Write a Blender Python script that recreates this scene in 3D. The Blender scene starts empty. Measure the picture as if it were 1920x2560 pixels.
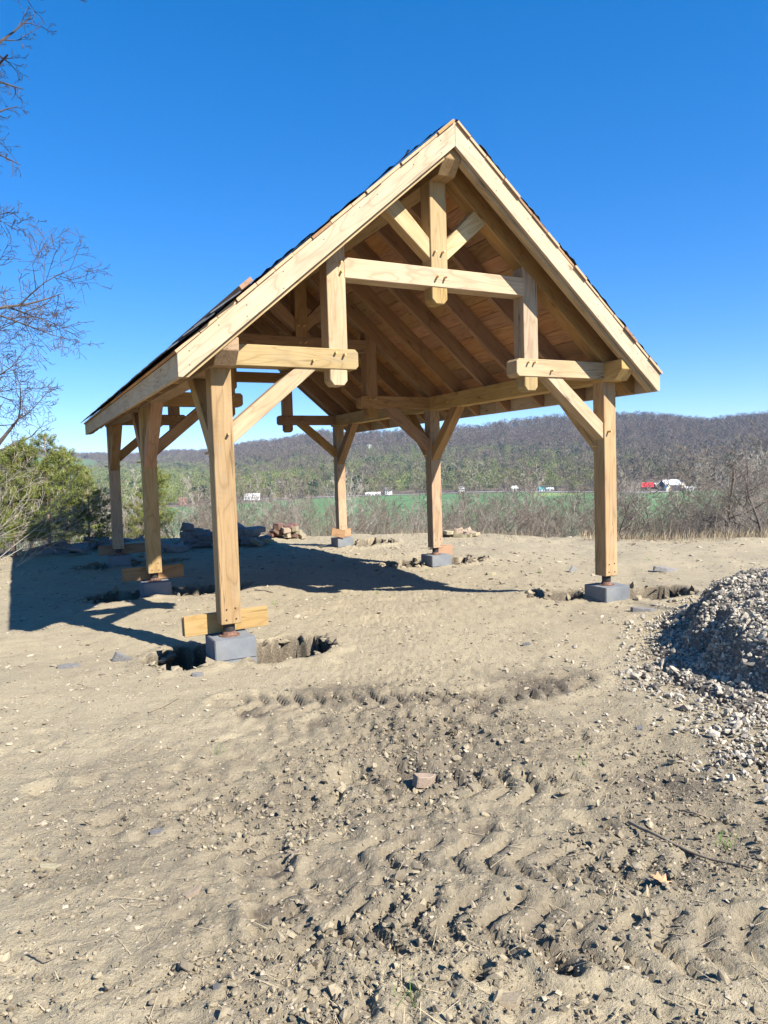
import bpy, bmesh, math, random
import numpy as np
from mathutils import Vector, Matrix

# ------------------------------------------------------------------ camera, light, exposure
scene = bpy.context.scene
COL = scene.collection
CAM = Vector((-1.7361, -7.0124, 1.4986))
YAW, PITCH, ROLL = math.radians(26.98), math.radians(-3.483), math.radians(-1.746)
FPX = 1805.4                                   # focal length in pixels of the 1920 px wide photograph
_fw = Vector((math.sin(YAW)*math.cos(PITCH), math.cos(YAW)*math.cos(PITCH), math.sin(PITCH)))
_rt0 = Vector((math.cos(YAW), -math.sin(YAW), 0)); _up0 = _rt0.cross(_fw)
_rt = math.cos(ROLL)*_rt0 + math.sin(ROLL)*_up0
_up = -math.sin(ROLL)*_rt0 + math.cos(ROLL)*_up0
cd = bpy.data.cameras.new('camera'); cam = bpy.data.objects.new('camera', cd); COL.objects.link(cam)
M = Matrix((( _rt.x, _up.x, -_fw.x, CAM.x), (_rt.y, _up.y, -_fw.y, CAM.y), (_rt.z, _up.z, -_fw.z, CAM.z), (0, 0, 0, 1)))
cam.matrix_world = M
cd.sensor_fit = 'HORIZONTAL'; cd.sensor_width = 36.0; cd.lens = FPX/1920*36.0
cd.clip_start = 0.05; cd.clip_end = 12000
scene.camera = cam

SUN = Vector((0.44, -1.0, 0.91)).normalized()
world = bpy.data.worlds.new('World'); scene.world = world; world.use_nodes = True
wn = world.node_tree.nodes; wl = world.node_tree.links
for n in list(wn): wn.remove(n)
sky = wn.new('ShaderNodeTexSky'); sky.sky_type = 'NISHITA'; sky.sun_disc = False
sky.sun_elevation = math.asin(SUN.z); sky.sun_rotation = math.atan2(SUN.x, SUN.y)
sky.altitude = 1500; sky.air_density = 0.9; sky.dust_density = 0.0; sky.ozone_density = 8.0
bg = wn.new('ShaderNodeBackground'); bg.inputs['Strength'].default_value = 0.136
wo = wn.new('ShaderNodeOutputWorld')
hs = wn.new('ShaderNodeHueSaturation'); hs.inputs['Saturation'].default_value = 1.23; hs.inputs['Hue'].default_value = 0.512
gm = wn.new('ShaderNodeGamma'); gm.inputs[1].default_value = 0.75            # the camera's own tone curve on the clear sky
wl.new(sky.outputs[0], hs.inputs['Color']); wl.new(hs.outputs[0], gm.inputs['Color']); wl.new(gm.outputs[0], bg.inputs['Color']); wl.new(bg.outputs[0], wo.inputs['Surface'])

sd = bpy.data.lights.new('sun', 'SUN'); sd.energy = 5.0; sd.angle = math.radians(0.55); sd.color = (1.0, 0.955, 0.88)
so = bpy.data.objects.new('sun', sd); COL.objects.link(so)
so.rotation_euler = SUN.to_track_quat('Z', 'Y').to_euler(); so.location = (8, -18, 17)
vs = scene.view_settings
vs.view_transform = 'Standard'; vs.look = 'None'; vs.gamma = 1.0; vs.use_curve_mapping = False
vs.exposure = 1.32

# ------------------------------------------------------------------ helpers
def ray(u, v):
    return _fw + _rt*((u-960)/FPX) + _up*((1280-v)/FPX)
def on_z(u, v, z):
    d = ray(u, v); t = (z-CAM.z)/d.z; return CAM + d*t
def at_depth(u, v, b):                       # the point b metres ahead along the view direction
    return CAM + ray(u, v)*b
def horizon(u): return 1198.2-(u-36)*0.0305

def link(o, parent=None):
    COL.objects.link(o)
    if parent is not None: o.parent = parent
    return o
def tag(o, label=None, cat=None, group=None, kind=None):
    if label: o['label'] = label
    if cat: o['category'] = cat
    if group: o['group'] = group
    if kind: o['kind'] = kind
    return o
def empty(name, loc=(0, 0, 0), rz=0):
    o = bpy.data.objects.new(name, None); o.location = loc; o.rotation_euler = (0, 0, rz)
    o.empty_display_size = 0.2; return link(o)
def mesh_np(name, V, F, smooth=False):
    """V (n,3) array, F (m,k) int array with k = 3 or 4"""
    V = np.asarray(V, np.float32); F = np.asarray(F, np.int32); k = F.shape[1]
    me = bpy.data.meshes.new(name)
    me.vertices.add(len(V)); me.vertices.foreach_set('co', V.ravel())
    me.loops.add(F.size); me.loops.foreach_set('vertex_index', F.ravel())
    me.polygons.add(len(F)); me.polygons.foreach_set('loop_start', np.arange(0, F.size, k, dtype=np.int32))
    me.polygons.foreach_set('loop_total', np.full(len(F), k, np.int32))
    me.polygons.foreach_set('use_smooth', np.full(len(F), bool(smooth)))
    me.update(calc_edges=True); return me
def obj_np(name, V, F, mat, parent=None, smooth=False):
    me = mesh_np(name, V, F, smooth); me.materials.append(mat)
    return link(bpy.data.objects.new(name, me), parent)
def obj_me(name, me, parent=None, M=None):
    o = bpy.data.objects.new(name, me)
    if M is not None: o.matrix_basis = M
    return link(o, parent)
def bm_obj(name, bm, mat, parent=None, M=None, smooth=False):
    bmesh.ops.recalc_face_normals(bm, faces=bm.faces)
    me = bpy.data.meshes.new(name); bm.to_mesh(me); bm.free(); me.materials.append(mat)
    if smooth:
        for p in me.polygons: p.use_smooth = True
    return obj_me(name, me, parent, M)
def prism(name, O, ex, ez, pts, w, mat, parent=None, bev=0.004, y0=None, wob=0.0):
    """side profile pts (world points) extruded w along ey = ez x ex; local X runs along the grain (ex)"""
    ex = Vector(ex).normalized(); ez = Vector(ez); ez = (ez-ex*ez.dot(ex)).normalized(); ey = ez.cross(ex)
    O = Vector(O)
    bm = bmesh.new(); lo = []; hi = []
    for p in pts:
        d = Vector(p)-O; x, z = d.dot(ex), d.dot(ez)
        lo.append(bm.verts.new((x, 0, z))); hi.append(bm.verts.new((x, w, z)))
    bm.faces.new(lo); bm.faces.new(hi[::-1]); n = len(pts)
    for i in range(n): bm.faces.new((lo[i], hi[i], hi[(i+1) % n], lo[(i+1) % n]))
    bmesh.ops.recalc_face_normals(bm, faces=bm.faces)
    if bev: bmesh.ops.bevel(bm, geom=list(bm.edges), offset=bev, segments=1, affect='EDGES', profile=0.5)
    Mx = Matrix(((ex.x, ey.x, ez.x, O.x), (ex.y, ey.y, ez.y, O.y), (ex.z, ey.z, ez.z, O.z), (0, 0, 0, 1)))
    if parent is not None: Mx = Matrix.Translation(-Vector(parent.location)) @ Mx
    return bm_obj(name, bm, mat, parent, Mx)
def box_bm(bm, c, s, R=None):
    r = bmesh.ops.create_cube(bm, size=1.0)
    bmesh.ops.scale(bm, vec=s, verts=r['verts'])
    if R is not None: bmesh.ops.rotate(bm, matrix=R, verts=r['verts'])
    bmesh.ops.translate(bm, vec=c, verts=r['verts']); return r['verts']
def cyl_bm(bm, p0, p1, r0, r1=None, n=10):
    p0 = Vector(p0); p1 = Vector(p1); d = p1-p0
    r = bmesh.ops.create_cone(bm, cap_ends=True, segments=n, radius1=r0, radius2=r0 if r1 is None else r1, depth=d.length)
    q = d.to_track_quat('Z', 'Y').to_matrix()
    bmesh.ops.rotate(bm, matrix=q, verts=r['verts']); bmesh.ops.translate(bm, vec=(p0+p1)/2, verts=r['verts'])
def child(name, bm, mat, part, rel=None):
    """sub-part given in WORLD coordinates, parented to an object whose world matrix is passed through wm()"""
    o = bm_obj(name, bm, mat, part); o.matrix_basis = wm(part).inverted(); return o
def wm(o):
    m = o.matrix_basis.copy()
    if o.type == 'EMPTY' and o.parent is None: m = Matrix.Translation(o.location) @ o.rotation_euler.to_matrix().to_4x4() @ Matrix.Diagonal((*o.scale, 1))
    if o.parent is not None: m = wm(o.parent) @ m
    return m

# --- vectorised noise
def _hash(ix, iy, seed):
    h = (ix.astype(np.int64)*374761393 + iy.astype(np.int64)*668265263 + seed*1442695041) & 0xFFFFFFFF
    h = ((h ^ (h >> 13))*1274126177) & 0xFFFFFFFF
    h = (h ^ (h >> 16)) & 0xFFFF
    return h/65535.0
def vnoise(x, y, seed=0):
    x = np.asarray(x, float); y = np.asarray(y, float)
    ix = np.floor(x); iy = np.floor(y); fx = x-ix; fy = y-iy
    fx = fx*fx*fx*(fx*(fx*6-15)+10); fy = fy*fy*fy*(fy*(fy*6-15)+10)
    a = _hash(ix, iy, seed); b = _hash(ix+1, iy, seed); c = _hash(ix, iy+1, seed); d = _hash(ix+1, iy+1, seed)
    return (a*(1-fx)+b*fx)*(1-fy)+(c*(1-fx)+d*fx)*fy
def fbm(x, y, seed=0, oct=4, gain=0.5):
    s = 0; a = 1; t = 0
    for i in range(oct):
        s = s + a*vnoise(x*2**i*1.0+i*17.3, y*2**i+i*9.1, seed+i*31); t += a; a *= gain
    return s/t
def sm(a, b, x):
    t = np.clip((np.asarray(x, float)-a)/(b-a), 0, 1); return t*t*(3-2*t)

# ------------------------------------------------------------------ materials
class NT:
    def __init__(s, name):
        s.m = bpy.data.materials.new(name); s.m.use_nodes = True
        s.t = s.m.node_tree; s.n = s.t.nodes; s.l = s.t.links
        for n in list(s.n): s.n.remove(n)
        s.out = s.n.new('ShaderNodeOutputMaterial'); s.b = s.n.new('ShaderNodeBsdfPrincipled')
        s.l.new(s.b.outputs[0], s.out.inputs['Surface'])
        s.b.inputs['Specular IOR Level'].default_value = 0.25
    def node(s, t, **kw):
        n = s.n.new(t)
        for k, v in kw.items():
            if k in n.inputs.keys() if isinstance(k, str) else False: s.set(n.inputs[k], v)
            else: setattr(n, k, v)
        return n
    def set(s, inp, v):
        if isinstance(v, bpy.types.NodeSocket): s.l.new(v, inp)
        else: inp.default_value = v
    def coord(s, which='Object'): return s.n.new('ShaderNodeTexCoord').outputs[which]
    def mapping(s, vec, scale=(1, 1, 1), loc=(0, 0, 0)):
        n = s.n.new('ShaderNodeMapping'); s.set(n.inputs['Vector'], vec); s.set(n.inputs['Scale'], scale); s.set(n.inputs['Location'], loc); return n.outputs[0]
    def noise(s, vec, scale=5, detail=4, rough=0.55, dist=0):
        n = s.n.new('ShaderNodeTexNoise'); s.set(n.inputs['Vector'], vec); s.set(n.inputs['Scale'], scale)
        n.inputs['Detail'].default_value = detail; n.inputs['Roughness'].default_value = rough; n.inputs['Distortion'].default_value = dist
        return n.outputs['Fac']
    def ramp(s, fac, stops):
        n = s.n.new('ShaderNodeValToRGB'); s.set(n.inputs[0], fac); e = n.color_ramp.elements
        while len(e) < len(stops): e.new(0.5)
        for i, (p, c) in enumerate(stops):
            e[i].position = p; e[i].color = (c, c, c, 1) if isinstance(c, (int, float)) else (*c, 1)
        return n.outputs[0]
    def mix(s, fac, a, b, mode='MIX'):
        n = s.n.new('ShaderNodeMix'); n.data_type = 'RGBA'; n.blend_type = mode
        s.set(n.inputs[0], fac)
        for i, v in ((6, a), (7, b)): s.set(n.inputs[i], v if isinstance(v, bpy.types.NodeSocket) else (*v, 1))
        return n.outputs[2]
    def math(s, op, a, b=0.0, c=None):
        n = s.n.new('ShaderNodeMath'); n.operation = op; s.set(n.inputs[0], a); s.set(n.inputs[1], b)
        if c is not None: s.set(n.inputs[2], c)
        return n.outputs[0]
    def attr(s, name):
        n = s.n.new('ShaderNodeAttribute'); n.attribute_name = name; return n.outputs['Fac']
    def rnd(s): return s.n.new('ShaderNodeObjectInfo').outputs['Random']
    def hsv(s, col, h=0.5, sat=1.0, v=1.0):
        n = s.n.new('ShaderNodeHueSaturation'); s.set(n.inputs['Color'], col); s.set(n.inputs['Hue'], h); s.set(n.inputs['Saturation'], sat); s.set(n.inputs['Value'], v); return n.outputs[0]
    def bump(s, h, strength=0.5, dist=0.01, normal=None):
        n = s.n.new('ShaderNodeBump'); s.set(n.inputs['Height'], h); s.set(n.inputs['Strength'], strength); n.inputs['Distance'].default_value = dist
        if normal is not None: s.l.new(normal, n.inputs['Normal'])
        return n.outputs[0]
    def finish(s, col, rough=0.8, normal=None):
        s.set(s.b.inputs['Base Color'], col if isinstance(col, bpy.types.NodeSocket) else (*col, 1)); s.set(s.b.inputs['Roughness'], rough)
        if normal is not None: s.l.new(normal, s.b.inputs['Normal'])
        return s.m

def wood(name, light, mid, dark, saw=1.0, grey=0.42, endc=None):
    k = NT(name); oc = k.coord('Object'); r = k.rnd()
    off = k.n.new('ShaderNodeCombineXYZ'); k.set(off.inputs[0], k.math('MULTIPLY', r, 37.0)); k.set(off.inputs[1], k.math('MULTIPLY', r, 11.0)); k.set(off.inputs[2], k.math('MULTIPLY', r, 23.0))
    vec = k.mapping(oc, loc=off.outputs[0])
    warp = k.noise(k.mapping(vec, (1.1, 3.5, 3.5)), 1.6, 3, 0.5)
    # growth rings seen flat-sawn: contours of a stretched field
    field = k.noise(k.mapping(vec, (0.55, 4.0, 4.0)), 1.3, 2, 0.4, 0.4)
    rings = k.math('PINGPONG', k.math('MULTIPLY', field, 17.0), 1.0)
    rings = k.ramp(rings, [(0.0, 0.0), (0.75, 0.25), (1.0, 1.0)])
    fib = k.noise(k.mapping(vec, (2.5, 90, 90)), 1.0, 5, 0.7)
    blotch = k.noise(k.mapping(vec, (0.7, 2.2, 2.2)), 1.5, 4, 0.6)
    c = k.mix(k.ramp(blotch, [(0.3, 0.0), (0.7, 1.0)]), light, mid)
    c = k.mix(k.math('MULTIPLY', rings, 0.52), c, dark)
    c = k.mix(k.math('MULTIPLY', k.ramp(fib, [(0.42, 0.0), (0.72, 1.0)]), 0.35), c, dark)
    # rough-sawn marks across the grain
    sawv = k.n.new('ShaderNodeTexWave'); sawv.wave_type = 'BANDS'; sawv.bands_direction = 'X'
    k.set(sawv.inputs['Vector'], k.mapping(vec, (1, 0.25, 0.25))); sawv.inputs['Scale'].default_value = 26; sawv.inputs['Distortion'].default_value = 1.6; sawv.inputs['Detail'].default_value = 2; sawv.inputs['Detail Scale'].default_value = 0.6
    sawm = k.ramp(k.noise(k.mapping(vec, (1.5, 3, 3)), 2.2, 2, 0.5), [(0.4, 0.0), (0.62, 1.0)])
    sawf = k.math('MULTIPLY', sawv.outputs['Fac'], sawm)
    c = k.mix(k.math('MULTIPLY', sawf, 0.22*saw), c, dark)
    # drying checks: thin dark lines along the grain
    chk = k.noise(k.mapping(vec, (0.9, 26, 26)), 1.0, 2, 0.4, 0.2)
    chk = k.ramp(chk, [(0.478, 0.0), (0.5, 1.0), (0.522, 0.0)])
    chm = k.ramp(k.noise(k.mapping(vec, (1.0, 4, 4)), 1.3, 2, 0.5), [(0.55, 0.0), (0.66, 1.0)])
    chk = k.math('MULTIPLY', chk, chm)
    c = k.mix(k.math('MULTIPLY', chk, 0.85), c, (dark[0]*0.35, dark[1]*0.32, dark[2]*0.3))
    # knots
    vo = k.n.new('ShaderNodeTexVoronoi'); k.set(vo.inputs['Vector'], k.mapping(vec, (1.5, 4.5, 4.5))); vo.inputs['Scale'].default_value = 1.0
    kn = k.ramp(vo.outputs['Distance'], [(0.0, 1.0), (0.045, 0.85), (0.085, 0.25), (0.15, 0.0)])
    c = k.mix(k.math('MULTIPLY', kn, 0.8), c, (dark[0]*0.55, dark[1]*0.45, dark[2]*0.35))
    # grey weather stains
    st = k.ramp(k.noise(k.mapping(vec, (1.3, 5, 5)), 2.0, 5, 0.65), [(0.55, 0.0), (0.75, 1.0)])
    c = k.mix(k.math('MULTIPLY', st, grey), c, (0.26, 0.22, 0.17))
    c = k.hsv(c, k.math('MULTIPLY_ADD', r, 0.016, 0.492), k.math('MULTIPLY_ADD', r, 0.25, 0.86), k.math('MULTIPLY_ADD', k.math('FRACT', k.math('MULTIPLY', r, 7.31)), 0.36, 0.80))
    if endc:                                            # freshly cut end grain is paler than the face
        en = k.n.new('ShaderNodeSeparateXYZ'); k.set(en.inputs[0], k.coord('Normal')); c = k.mix(k.ramp(k.math('ABSOLUTE', en.outputs[0]), [(0.8, 0), (0.9, 1)]), c, endc)
    h = k.math('ADD', k.math('MULTIPLY', sawf, 0.5), k.math('ADD', k.math('MULTIPLY', fib, 0.6), k.math('MULTIPLY', chk, -1.5)))
    return k.finish(c, 0.82, k.bump(h, 0.55, 0.004))

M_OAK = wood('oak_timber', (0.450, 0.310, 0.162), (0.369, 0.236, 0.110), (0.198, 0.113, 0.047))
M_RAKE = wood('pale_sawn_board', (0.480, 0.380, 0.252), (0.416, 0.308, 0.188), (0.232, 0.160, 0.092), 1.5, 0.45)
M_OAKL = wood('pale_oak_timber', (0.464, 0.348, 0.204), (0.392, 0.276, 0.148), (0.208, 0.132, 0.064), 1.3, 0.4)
M_RAFT_SHADE = wood('rafter_and_shade_oak', (0.37, 0.222, 0.108), (0.295, 0.163, 0.075), (0.155, 0.08, 0.036), 0.8, 0.2)  # brown rafter oak; on rear trusses its dark colour stands for roof shade
M_DECK = wood('deck_board', (0.47, 0.255, 0.112), (0.355, 0.172, 0.073), (0.16, 0.072, 0.031), 0.7, 0.2, (0.40, 0.29, 0.17))
M_PLANK = wood('pine_plank', (0.442, 0.302, 0.162), (0.391, 0.251, 0.119), (0.272, 0.157, 0.068), 0.3, 0.05)
M_PEG = wood('peg_wood', (0.62, 0.42, 0.2), (0.55, 0.36, 0.16), (0.38, 0.22, 0.1), 0.2, 0.0)

def plain(name, col, rough=0.8, var=0.25, scale=6.0, bump=0.0, metal=0.0, rand=0.0, space='Object'):
    k = NT(name); oc = k.coord(space)
    n = k.noise(oc, scale, 5, 0.6)
    c = k.mix(k.ramp(n, [(0.3, 0.0), (0.7, 1.0)]), tuple(v*(1-var) for v in col), tuple(min(1, v*(1+var)) for v in col))
    if rand:
        r = k.rnd(); c = k.hsv(c, k.math('MULTIPLY_ADD', r, rand*0.12, 0.5-rand*0.06), 1.0, k.math('MULTIPLY_ADD', k.math('FRACT', k.math('MULTIPLY', r, 5.7)), rand, 1-rand*0.5))
    k.b.inputs['Metallic'].default_value = metal
    nm = k.bump(k.noise(oc, scale*7, 4, 0.6), bump, 0.01) if bump else None
    return k.finish(c, rough, nm)

def concrete():
    k = NT('concrete_block'); oc = k.coord('Object')
    fine = k.noise(oc, 260, 3, 0.7); big = k.noise(oc, 5, 4, 0.6)
    c = k.mix(k.ramp(big, [(0.3, 0), (0.7, 1)]), (0.150, 0.161, 0.170), (0.215, 0.224, 0.230))
    c = k.mix(k.math('MULTIPLY', k.ramp(fine, [(0.4, 1), (0.6, 0)]), 0.35), c, (0.06, 0.066, 0.074))
    g = k.n.new('ShaderNodeSeparateXYZ'); k.set(g.inputs[0], oc)
    dirt = k.math('MULTIPLY', k.ramp(k.noise(oc, 9, 4, 0.7), [(0.45, 0), (0.7, 1)]), 0.35)
    c = k.mix(dirt, c, (0.17, 0.15, 0.12))
    return k.finish(c, 0.9, k.bump(fine, 0.5, 0.004))
M_BLOCK = concrete()
M_STEEL = plain('black_steel', (0.035, 0.03, 0.028), 0.5, 0.3, 20, 0.2)
M_RUST = plain('rusty_steel', (0.16, 0.085, 0.055), 0.75, 0.5, 30, 0.3)
M_HOLE = plain('bolt_hole', (0.035, 0.025, 0.018), 0.9, 0.2)
M_NAIL = plain('nail_iron', (0.10, 0.085, 0.075), 0.6, 0.2)
M_FELT = plain('roofing_felt', (0.022, 0.022, 0.025), 0.75, 0.4, 4, 0.3)
M_SLATE = plain('roof_slate', (0.075, 0.08, 0.092), 0.55, 0.4, 5, 0.3, rand=0.5)

def dirt_mat():
    k = NT('dirt'); oc = k.coord('Object')
    damp_and_shade = k.attr('damp_and_shade'); drop = k.attr('bank'); grav = k.attr('gravelly')
    n1 = k.noise(oc, 0.8, 5, 0.6); n2 = k.noise(oc, 6, 6, 0.65); n3 = k.noise(oc, 45, 5, 0.7); n4 = k.noise(oc, 220, 3, 0.6)
    c = k.mix(k.ramp(n1, [(0.35, 0), (0.65, 1)]), (0.368, 0.308, 0.200), (0.306, 0.257, 0.172))
    c = k.mix(k.math('MULTIPLY', k.ramp(n2, [(0.42, 0), (0.68, 1)]), 0.55), c, (0.245, 0.196, 0.125))
    c = k.mix(k.math('MULTIPLY', k.ramp(n3, [(0.5, 0), (0.72, 1)]), 0.55), c, (0.42, 0.345, 0.22))
    c = k.mix(k.math('MULTIPLY', k.ramp(n4, [(0.52, 0), (0.66, 1)]), 0.5), c, (0.14, 0.108, 0.072))
    c = k.mix(damp_and_shade, c, k.mix(k.ramp(n3, [(0.35, 0), (0.65, 1)]), (0.088, 0.070, 0.050), (0.178, 0.146, 0.104)))  # moist soil, plus shade painted into the sides of the dug holes
    c = k.mix(grav, c, k.mix(k.ramp(n3, [(0.35, 0), (0.65, 1)]), (0.19, 0.165, 0.125), (0.31, 0.27, 0.205)))
    # flakes of shale pressed into the surface
    vo = k.n.new('ShaderNodeTexVoronoi'); k.set(vo.inputs['Vector'], oc); vo.inputs['Scale'].default_value = 34; vo.inputs['Randomness'].default_value = 1
    fl = k.ramp(vo.outputs['Distance'], [(0.16, 1), (0.30, 0)])
    sel = k.n.new('ShaderNodeSeparateColor'); k.l.new(vo.outputs['Color'], sel.inputs[0])
    fm = k.math('MULTIPLY', fl, k.ramp(sel.outputs[0], [(0.55, 0), (0.6, 1)]))
    c = k.mix(k.math('MULTIPLY', fm, 0.55), c, k.mix(sel.outputs[1], (0.18, 0.15, 0.125), (0.55, 0.47, 0.35)))
    c = k.mix(drop, c, k.mix(k.ramp(n2, [(0.35, 0), (0.65, 1)]), (0.16, 0.12, 0.075), (0.27, 0.22, 0.13)))
    h = k.math('ADD', k.math('MULTIPLY', n3, 1.0), k.math('ADD', k.math('MULTIPLY', n4, 0.35), k.math('MULTIPLY', fm, 0.35)))
    return k.finish(c, 0.95, k.bump(h, 0.75, 0.022))
M_DIRT = dirt_mat()
def clod_mat(name, a, b, dark):
    k = NT(name); oc = k.coord('Object')
    t = k.attr('tone')
    c = k.mix(t, a, b)
    c = k.mix(k.math('MULTIPLY', k.ramp(k.noise(oc, 60, 4, 0.6), [(0.45, 0), (0.7, 1)]), 0.5), c, dark)
    return k.finish(c, 0.93, k.bump(k.noise(oc, 140, 4, 0.65), 0.5, 0.006))
M_CLOD = clod_mat('soil_clod', (0.15, 0.122, 0.085), (0.32, 0.265, 0.175), (0.11, 0.088, 0.062))
M_CHIP = clod_mat('shale_chip', (0.20, 0.165, 0.125), (0.44, 0.365, 0.255), (0.16, 0.13, 0.10))
M_GRAVEL = clod_mat('crushed_stone', (0.19, 0.165, 0.132), (0.47, 0.415, 0.325), (0.21, 0.18, 0.14))
# ------------------------------------------------------------------ the building plot: one sheet of ground
W, S, B1, B2 = 5.2514, 0.2032, 4.3544, 8.6698
ZT = 2.5123
POSTS = [(0.0, 0.0), (W-S, 0.0), (0.0, B1), (W-S, B1), (0.0, B2), (W-S, B2)]
EDGE = np.array([(-3.2, 11.0), (-2.2, 12.0), (-1.3, 13.2), (0.1, 13.0), (1.75, 13.7), (4.0, 12.8), (6.2, 11.3), (7.6, 10.2), (9.0, 8.6), (9.8, 7.0),
                 (10.8, 5.4), (12.0, 4.0), (14.5, 3.0), (19, 0), (24, -8), (18, -24), (-12, -24), (-17, -10), (-15, 3), (-8, 8)])
def edge_dist(x, y):
    """signed distance to the rim of the levelled plot, positive outside"""
    d = np.full(np.shape(x), 1e9); inside = np.zeros(np.shape(x), bool); n = len(EDGE)
    for i in range(n):
        ax, ay = EDGE[i]; bx, by = EDGE[(i+1) % n]; ex, ey = bx-ax, by-ay
        t = np.clip(((x-ax)*ex+(y-ay)*ey)/(ex*ex+ey*ey), 0, 1)
        d = np.minimum(d, np.hypot(x-ax-t*ex, y-ay-t*ey))
        c = ((ay > y) != (by > y)) & (x < (bx-ax)*(y-ay)/((by-ay) if by != ay else 1e-9)+ax)
        inside ^= c
    return np.where(inside, -d, d)
# tyre tracks: polylines on the ground, half width, lug pitch, slant
TRACKS = [([(-0.2, -1.35), (0.35, -1.75), (0.85, -2.1), (1.43, -2.36), (2.35, -2.3)], 0.24, 0.16, 0.55),
          ([(0.30, -3.45), (0.55, -3.71), (0.78, -3.92), (1.05, -4.05), (1.45, -4.25)], 0.20, 0.15, 0.45),
          ([(-0.45, -4.0), (0.0, -4.33), (0.2, -4.52), (0.45, -4.75), (0.9, -5.0)], 0.17, 0.145, -0.5),
          ([(-0.75, -4.45), (-0.3, -4.75), (-0.01, -4.97), (0.23, -5.2), (0.7, -5.5)], 0.18, 0.15, -0.5),
          ([(-1.35, -3.15), (-0.92, -3.2), (-0.55, -3.28), (-0.1, -3.3), (0.2, -3.2)], 0.14, 0.14, 0.5),
          ([(-0.8, -3.75), (-0.87, -4.16), (-0.92, -4.4), (-0.93, -4.66), (-0.9, -4.95)], 0.12, 0.14, 0.5),
          ([(-2.6, -2.3), (-1.8, -2.45), (-1.1, -2.35), (-0.4, -2.2)], 0.15, 0.15, 0.5),
          ([(-2.8, -1.2), (-1.6, -1.5), (-0.6, -1.9), (0.2, -2.6), (0.7, -3.3)], 0.22, 0.17, 0.5),
          ([(-2.9, -3.4), (-2.0, -3.3), (-1.2, -3.6), (-0.6, -4.1)], 0.20, 0.16, -0.5),
          ([(1.2, -2.9), (1.5, -3.5), (1.3, -4.3), (0.9, -5.0)], 0.18, 0.15, 0.5),
          ([(-2.2, -4.4), (-1.6, -4.3), (-1.1, -4.6), (-0.7, -5.2)], 0.18, 0.15, 0.5)]
TRACK_DEPTH = [0.042, 0.036, 0.028, 0.030, 0.026, 0.030, 0.013, 0.015, 0.012, 0.018, 0.013]
PITS = [(-0.03, -3.14, 0.16, 0.07), (0.20, -3.28, 0.2, 0.05), (-0.78, -3.93, 0.09, 0.08), (-0.9, -4.27, 0.10, 0.07), (-0.14, -5.1, 0.09, 0.08), (-0.43, -5.03, 0.06, 0.05), (0.46, -3.47, 0.15, 0.045),
        (-1.68, -2.41, 0.11, 0.06), (-1.45, -2.45, 0.10, 0.04), (0.14, -2.14, 0.13, 0.03), (0.75, -4.35, 0.12, 0.03), (-0.2, -1.65, 0.15, 0.03), (0.2, -4.15, 0.1, 0.03), (1.3, -2.6, 0.13, 0.03)]
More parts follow.
